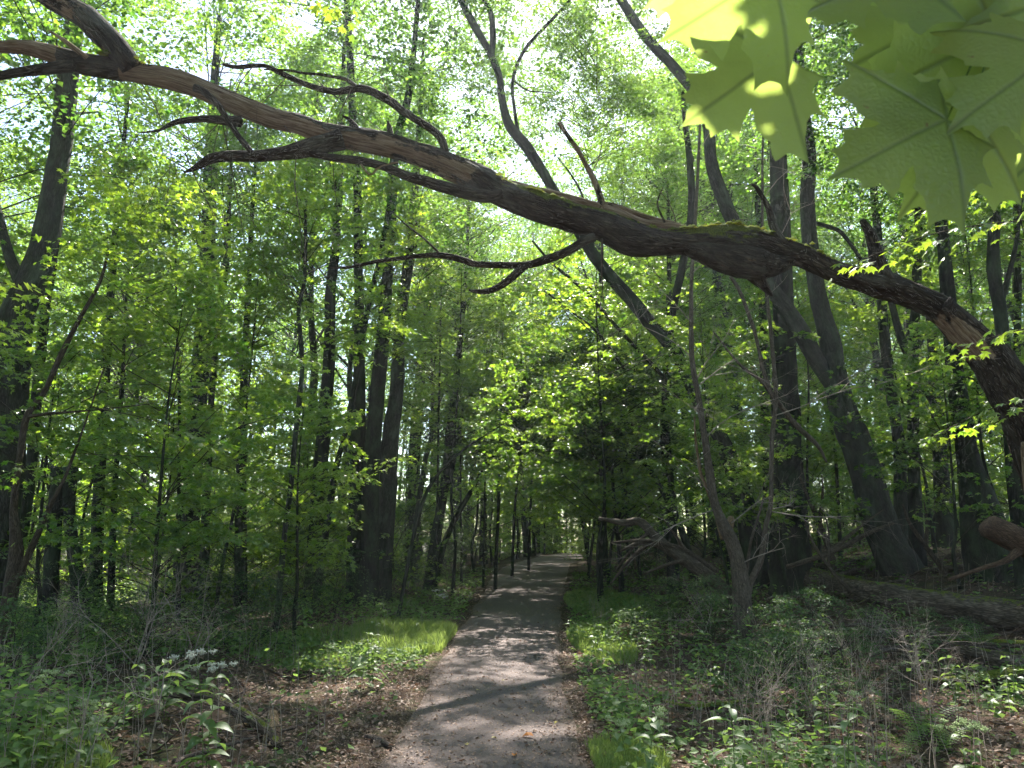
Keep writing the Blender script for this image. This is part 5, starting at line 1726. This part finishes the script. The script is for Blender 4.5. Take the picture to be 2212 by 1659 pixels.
FR = frond_mesh()
for lab, vx, vy, s, nf, sd in [
    ('fern with a flat lacy frond right of the second sunlit herb', 1985, 1590, .42, 5, 1), ('fern at lower right beside the yellow-green flower heads', 2040, 1625, .36, 5, 2),
    ('small fern below the second sunlit herb at the bottom', 1960, 1640, .3, 5, 3), ('fern on the right verge behind the yellow stump', 1440, 1345, .5, 7, 4),
    ('pale fern in front of the leaning dead trunk', 1500, 1330, .5, 7, 5), ('fern beside the mossy patch between log and forked leaning tree', 1880, 1235, .45, 7, 6),
    ('fern growing in front of the right part of the long log', 2110, 1400, .4, 6, 7), ('fern at left among dead twigs', 150, 1450, .4, 6, 8)]:
    p = G(vx, vy)
    root = empty('fern', lab, 'fern', tuple(p), 'ferns')
    rr = np.random.default_rng(sd)
    for k in range(nf):
        o = link('frond', FR, root)
        o.rotation_euler = (rr.normal(0, .15), -.5 + rr.normal(0, .15), k * 6.28 / nf + rr.normal(0, .2))
        o.scale = (s * rr.uniform(.8, 1.1),) * 3

# small mound, yellow stump, rock-like moss
for lab, nm, cat, vx, vy, rx, hgt, mt in [('yellowish rotten stump at the right verge', 'rotten_stump', 'stump', 1350, 1385, .13, .26, M_wood)]:
    p = G(vx, vy)
    W = [p + [0, 0, -.1], p + [0, 0, hgt * .4], p + [0.02, 0, hgt * .8], p + [.03, 0, hgt]]
    V, F, tc = tube(W, [rx * 1.2, rx, rx * .8, rx * .3], 18, 14, .12, .25, seed=5)
    link(nm, MB().add(V, F, tc=tc, v=.5).mesh(nm, mt, p), None, lab, cat, loc=tuple(p))

# single leaves one can pick out on the path
M_oleaf = leaf_mat('orange_leaf', (.45, .16, .03), (.55, .22, .05), (.3, .1, .02), (.4, .15, .03), .2, .08, .5)
M_yleaf = leaf_mat('yellow_leaf', (.42, .34, .10), (.62, .52, .22), (.3, .25, .05), (.4, .35, .1), .2, .08, .5)
for k, (lab, vx, vy, s, mt, rz) in enumerate([
    ('bright orange leaf lying on the path near the bottom', 1153, 1602, .11, M_oleaf, 2.9), ('yellow leaf on the path left of the orange one', 1062, 1605, .05, M_yleaf, .6),
    ('curled tan leaf left of the path centre at the bottom edge', 1010, 1620, .05, M_yleaf, 2), ('pale yellow leaf in the middle of the path by a round sun fleck', 1030, 1500, .05, M_yleaf, 1),
    ('small yellow leaf at the left edge of the dark path band', 1090, 1478, .04, M_yleaf, 3), ('tan leaf at the bottom edge right of the path centre', 1110, 1645, .07, M_oleaf, 1.4),
    ('yellow leaf at the right side of the path near the budding herbs', 1205, 1570, .05, M_yleaf, 4), ('curled pale leaf on the right half of the lower path', 1150, 1545, .04, M_yleaf, 5)]):
    p = G(vx, vy)
    V, F, v = scatter(np.zeros((1, 3)), np.array([[1., 0, .08]]), np.array([[0., .1, 1]]), s, LC, LOF, np.array([.5]), rng)
    o = link('fallen_leaf', new_mesh('fallen_leaf', V, F, mt, False, {'v': v}), None, lab, 'leaf', 'single leaves on the path', loc=(p[0], p[1], p[2] + .036))
    o.rotation_euler = (0, 0, rz)


# ------------------------------------------------------------------ maple boughs hanging near
LMm = [new_mesh('maple_leaf', LM * s_, LMF, M_leaf, False, {'v': np.full(len(LM), vv_)}) for s_, vv_ in (((1, 1, 1), .35), ((1, .95, 1.6), .65), ((1, 1.05, .6), .88))]


def bough(label, p0, p1, D0, D1, n, ls, seed, wd=.35, tone=None):
    r = np.random.default_rng(seed)
    a, b = P(*p0, D0), P(*p1, D1)
    root = empty('maple_bough', label, 'bough', tuple(a), 'leafy maple boughs reaching into view')
    L = np.linalg.norm(b - a)
    mid = (a + b) / 2 + [0, 0, .06 * L]
    V, F, tc = tube([a - a, mid - a, b - a], [.006, .004, .0015], 5, 10, 0, 0)
    link('twig', MB().add(V, F, tc=tc).mesh('bough_twig', M_brown), root)
    d = (b - a) / L
    sdv = np.cross(d, [0, 0, 1])
    sdv /= np.linalg.norm(sdv)
    for k in range(n):
        t = .12 + .88 * (k + r.random()) / n
        s = 1 if k % 2 else -1
        c = (1 - t) ** 2 * (a - a) + 2 * t * (1 - t) * (mid - a) + t * t * (b - a)
        w_ = wd * (1 - .45 * t) * r.random()
        c = c + sdv * s * w_ + np.array([0, 0, -.10 * w_ + r.normal(0, .03)])
        dr = d * r.uniform(.2, 1) + sdv * s * r.uniform(.3, 1) + np.array([0, 0, r.normal(-.3, .2)])
        az = math.atan2(dr[1], dr[0])
        el = math.atan2(-dr[2], math.hypot(dr[0], dr[1]))
        o = link('leaf', LMm[tone if tone is not None and r.random() < .6 else int(r.integers(0, 3))], root)
        o.location = c
        o.rotation_euler = (r.normal(0, .4), el, az)
        q = ls * r.uniform(.7, 1.15)
        o.scale = (q, q, q)


bough('small cluster of bright yellow-green maple leaves at top right, left of the big near leaves', (1800, -60), (1600, 75), 3.0, 3.0, 34, .072, 1, .22, 2)
bough('sunlit maple bough over the arching limb at right', (2260, 470), (1800, 585), 5.2, 5.4, 50, .085, 2, .45, 2)
bough('upper maple bough right of the arching limb, above the sunlit one', (2260, 380), (1960, 470), 5.6, 6.0, 40, .085, 3, .4, 1)
bough('maple bough in front of the bowed trunk near the right edge', (2260, 700), (2010, 790), 5.4, 6.0, 36, .08, 4, .35, 1)
bough('lower shaded maple bough near the right edge', (2260, 850), (1990, 960), 5.8, 6.4, 36, .08, 5, .35, 0)
bough('bright maple bough crossing the large leaning tree at the left edge', (-60, 600), (130, 655), 6.5, 7.0, 30, .085, 6, .3, 2)
bough('maple bough at the left edge below the bright one', (-60, 690), (90, 740), 6.5, 7.0, 26, .085, 7, .3, 1)
bough('sunlit layered maple bough in the middle of the left woods', (200, 880), (480, 975), 8.2, 8.6, 70, .10, 8, .7, 2)
bough('layered maple bough under the sunlit one in the left woods', (180, 980), (620, 1060), 9.5, 10.5, 60, .085, 9, .6, 1)
bough('pale lit leaves hanging in at the top left of centre', (640, -60), (770, 60), 5.0, 5.2, 30, .07, 10, .25, 2)
bough('maple bough hanging under the arching limb at left', (100, 380), (400, 420), 9, 9, 50, .08, 11, .5, 1)

# ------------------------------------------------------------------ the big near maple leaves, upper right
half = [(-.07, .06), (-.10, .16), (-.22, .36), (-.07, .37), (-.02, .47), (.00, .62), (.10, .54), (.20, .60), (.36, .84), (.40, .68), (.54, .66), (.48, .50), (.50, .36), (.43, .21), (.56, .25), (.68, .36), (.72, .22), (.86, .20), (.85, .09)]
outl0 = [(0, 0)] + half + [(1.04, 0)] + [(x_, -y_) for x_, y_ in half[::-1]]
outl = []
for k in range(len(outl0)):
    a_, b_ = np.array(outl0[k]), np.array(outl0[(k + 1) % len(outl0)])
    outl.append(tuple(a_))
    L_ = np.linalg.norm(b_ - a_)
    if L_ > .1:
        for q in (.33, .67):
            m_ = a_ * (1 - q) + b_ * q
            inw = np.array([.3, 0]) - m_
            outl.append(tuple(m_ + inw / np.linalg.norm(inw) * .085 * L_))


def big_leaf_mesh(seed, curl=.16):
    r = np.random.default_rng(seed)
    bm = bmesh.new()
    vs = [bm.verts.new((x_ + r.normal(0, .008), y_ + r.normal(0, .008), 0)) for x_, y_ in outl]
    f = bm.faces.new(vs)
    bmesh.ops.triangulate(bm, faces=[f])
    bmesh.ops.subdivide_edges(bm, edges=bm.edges[:], cuts=2, use_grid_fill=True)
    me = bpy.data.meshes.new('big_maple_leaf')
    lc = np.array([v_.co[:] for v_ in bm.verts])
    for v_ in bm.verts:
        x_, y_ = v_.co.x, v_.co.y
        rr = math.hypot(x_, y_)
        an = math.atan2(y_, x_)
        z = -curl * rr * rr + .035 * math.cos(an * 4.6) * rr + .02 * math.sin(x_ * 7 + seed) * rr + .03 * math.sin(y_ * 5 + seed * 2) * rr
        v_.co.z = z
    bm.to_mesh(me)
    bm.free()
    at_ = me.attributes.new('lc', 'FLOAT_VECTOR', 'POINT')
    at_.data.foreach_set('vector', lc.astype(np.float32).ravel())
    me.polygons.foreach_set('use_smooth', np.ones(len(me.polygons), bool))
    me.materials.append(M_big)
    return me


M_big, t, out = mat('near_maple_leaf')
lcn = attr(t, 'lc', 'Vector')
sx = t.nodes.new('ShaderNodeSeparateXYZ')
t.links.new(lcn, sx.inputs[0])
ang = math_(t, 'ARCTAN2', sx.outputs[1], sx.outputs[0])
rad_ = math_(t, 'POWER', math_(t, 'ADD', math_(t, 'MULTIPLY', sx.outputs[0], sx.outputs[0]), math_(t, 'MULTIPLY', sx.outputs[1], sx.outputs[1])), .5)
dist = None
for a_ in (0, math.atan2(.84, .36), -math.atan2(.84, .36), math.atan2(.36, -.22), -math.atan2(.36, -.22)):
    dd_ = math_(t, 'MULTIPLY', rad_, math_(t, 'ABSOLUTE', math_(t, 'SUBTRACT', ang, a_)))
    dist = dd_ if dist is None else math_(t, 'MINIMUM', dist, dd_)
vein = ramp(t, dist, [(0.0, (1, 1, 1)), (0.012, (.6, .6, .6)), (0.026, (0, 0, 0))])
wv_ = t.nodes.new('ShaderNodeTexWave')
wv_.inputs['Scale'].default_value = 3.5
wv_.inputs['Distortion'].default_value = 2.5
t.links.new(lcn, wv_.inputs['Vector'])
oi = t.nodes.new('ShaderNodeObjectInfo').outputs['Random']
n1 = noise(t, lcn, 3, 4, .6)
base_c = mixc(t, oi, (0.13, 0.19, 0.06), (0.18, 0.24, 0.08))
tr_c = mixc(t, math_(t, 'ADD', math_(t, 'MULTIPLY', oi, .6), math_(t, 'MULTIPLY', math_(t, 'SUBTRACT', n1, .3), .9)), (0.38, 0.50, 0.08), (0.52, 0.66, 0.15))
tr_c = mixc(t, math_(t, 'MULTIPLY', vein, .85), tr_c, (0.16, 0.22, 0.05))
spot = ramp(t, noise(t, lcn, 9, 2, .5), [(0.70, (0, 0, 0)), (0.74, (1, 1, 1))])
tr_c = mixc(t, math_(t, 'MULTIPLY', spot, .8), tr_c, (0.30, 0.14, 0.05))
base_c = mixc(t, math_(t, 'MULTIPLY', spot, .8), base_c, (0.16, 0.09, 0.04))
d_n = N(t, 'ShaderNodeBsdfDiffuse')
t_n = N(t, 'ShaderNodeBsdfTranslucent')
g_n = N(t, 'ShaderNodeBsdfGlossy')
g_n.inputs['Roughness'].default_value = .4
t.links.new(base_c, d_n.inputs[0])
t.links.new(tr_c, t_n.inputs[0])
mA, mB_ = N(t, 'ShaderNodeMixShader'), N(t, 'ShaderNodeMixShader')
mA.inputs[0].default_value = .6
mB_.inputs[0].default_value = .05
t.links.new(d_n.outputs[0], mA.inputs[1])
t.links.new(t_n.outputs[0], mA.inputs[2])
t.links.new(mA.outputs[0], mB_.inputs[1])
t.links.new(g_n.outputs[0], mB_.inputs[2])
bp = N(t, 'ShaderNodeBump')
bp.inputs['Strength'].default_value = .3
bp.inputs['Distance'].default_value = .01
vz = t.nodes.new('ShaderNodeTexVoronoi')
vz.feature = 'DISTANCE_TO_EDGE'
vz.inputs['Scale'].default_value = 22
t.links.new(lcn, vz.inputs['Vector'])
t.links.new(math_(t, 'ADD', vein, math_(t, 'MULTIPLY', vz.outputs[0], .8)), bp.inputs['Height'])
for nn in (d_n, g_n):
    t.links.new(bp.outputs[0], nn.inputs['Normal'])
t.links.new(mB_.outputs[0], out.inputs[0])
bl = [big_leaf_mesh(k, c_) for k, c_ in enumerate((.14, .05, .22, .10))]
rt = P(2330, -60, .95)
root = empty('near_maple_branch', 'drooping branch of large translucent maple leaves close to the viewer at upper right', 'branch', tuple(rt))
nodes_ = []
#  base x,y ; tip x,y ; depth ; tilt about axis ; tilt toward viewer; mesh ; length factor
for k, (bx, by, tx, ty, D, roll, pit, mi) in enumerate([
    (1680, 122, 1478, 258, .74, .25, .15, 1), (2045, 258, 1808, 358, .70, .35, .1, 0), (2095, 232, 2008, 440, .72, -.45, .2, 2),
    (2110, 0, 1835, 140, .80, .2, .1, 1), (2150, 75, 1880, 235, .78, -.55, .1, 3), (1672, -60, 1440, 62, .66, .3, .1, 0),
    (1930, -75, 1690, 62, .72, .95, .0, 1), (2290, 110, 2075, 225, .68, .5, .1, 2), (2330, -20, 2060, 60, .75, .2, .2, 3),
    (2270, 175, 2140, 330, .86, -.3, .3, 0), (2040, -70, 1900, 60, .9, -.3, .2, 2), (2250, -60, 2120, 120, .95, .6, .2, 1), (2340, 250, 2160, 380, .98, .4, .2, 0), (2260, 60, 2110, 260, 1.05, -.2, .2, 1)]):
    a, b = P(bx, by, D), P(tx, ty, D - .02)
    L = np.linalg.norm(b - a) / 1.04
    X_ = Vector((b - a) / np.linalg.norm(b - a))
    vdir = Vector(a - np.array([0, 0, CAMZ])).normalized()
    Zn = (-vdir).normalized()
    Zn = (Zn - X_ * Zn.dot(X_)).normalized()
    # face turned partly away: roll about the axis
    Zn = (Matrix.Rotation(roll, 3, X_) @ Zn).normalized()
    Yv = Zn.cross(X_)
    M3 = Matrix((X_, Yv, Zn)).transposed()
    o = link('leaf', bl[mi], root)
    o.rotation_euler = (M3 @ Matrix.Rotation(pit, 3, 'Y')).to_euler()
    o.location = Vector(a - rt)
    o.scale = (L, L * 1.0, L)
    q = a + (rt - a) * .35 + np.array([0, .02, .04])
    V, F, tc = tube([a - rt, q - rt, (a + (rt - a) * .75) - rt + [0, 0, .03]], [.0011, .0012, .0016], 5, 8, 0, 0)
    link('petiole', MB().add(V, F, tc=tc).mesh('petiole', M_stem), root)
rq = np.random.default_rng(4)
vis = [o for o in root.children if o.name.startswith('leaf')]
for k in range(30):  # unseen leaves added above the frame, towards the sun, to shade the visible ones
    o0 = vis[k % len(vis)]
    c = np.array(rt) + np.array(o0.location) + (P(1700, 300, .7) - P(1900, 130, .7)) * (rq.uniform(-.1, .9) * .6 if k < 28 else rq.uniform(-.1, .25))
    c = c + np.array(sdir) * rq.uniform(.75, 1.15) + rq.normal(0, .05, 3)
    vx, vy, d = V_of(c)
    if vy > -90:
        c = c + np.array([0, 0, (vy + 90) * d / FPX * 1.1])
    o = link('leaf', bl[k % 4], root)
    o.location = Vector(c - rt)
    o.rotation_euler = (rq.normal(0, .3), rq.uniform(0, .5), rq.uniform(0, 6.28))
    L = rq.uniform(.12, .17)
    o.scale = (L, L, L)
V, F, tc = tube([rt - rt + [.2, 0, .1], rt - rt, P(2180, -40, .9) - rt, P(1980, -80, .85) - rt], [.004, .0035, .003, .0015], 6, 12, 0, 0)
link('twig', MB().add(V, F, tc=tc).mesh('near_twig', M_brown), root)

# ------------------------------------------------------------------ thin forest haze
hb = bmesh.new()
bmesh.ops.create_cube(hb, size=1)
hme = bpy.data.meshes.new('haze')
hb.to_mesh(hme)
hb.free()
ho = link('haze', hme, kind='stuff', label='thin pale haze hanging in the forest air', cat='haze')
ho.scale = (420, 320, 52)
ho.location = (0, 110, 22)
m, t, out = mat('haze')
pv = t.nodes.new('ShaderNodeVolumePrincipled')
pv.inputs['Density'].default_value = .0007
pv.inputs['Anisotropy'].default_value = .55
pv.inputs['Color'].default_value = (.88, .95, 1, 1)
t.links.new(pv.outputs[0], out.inputs['Volume'])
hme.materials.append(m)

# ------------------------------------------------------------------ tell look-alikes apart by distance
seen = {}
for o in sc.objects:
    if o.get('label'):
        seen.setdefault(o['label'], []).append(o)
ORD = {2: ['nearer', 'farther'], 3: ['nearest', 'middle', 'farthest']}
for lab, os_ in seen.items():
    if len(os_) > 1:
        os_.sort(key=lambda q: q.location.y)
        if len(os_) == 3 or len(os_) == 2:
            w_ = ORD[len(os_)]
        else:
            w_ = ['nearest', 'second nearest', 'third nearest', 'fourth nearest', 'fifth nearest', 'sixth nearest', 'seventh nearest'] + ['farthest'] * 20
        for q, o in enumerate(os_):
            o['label'] = lab + ', ' + w_[q]
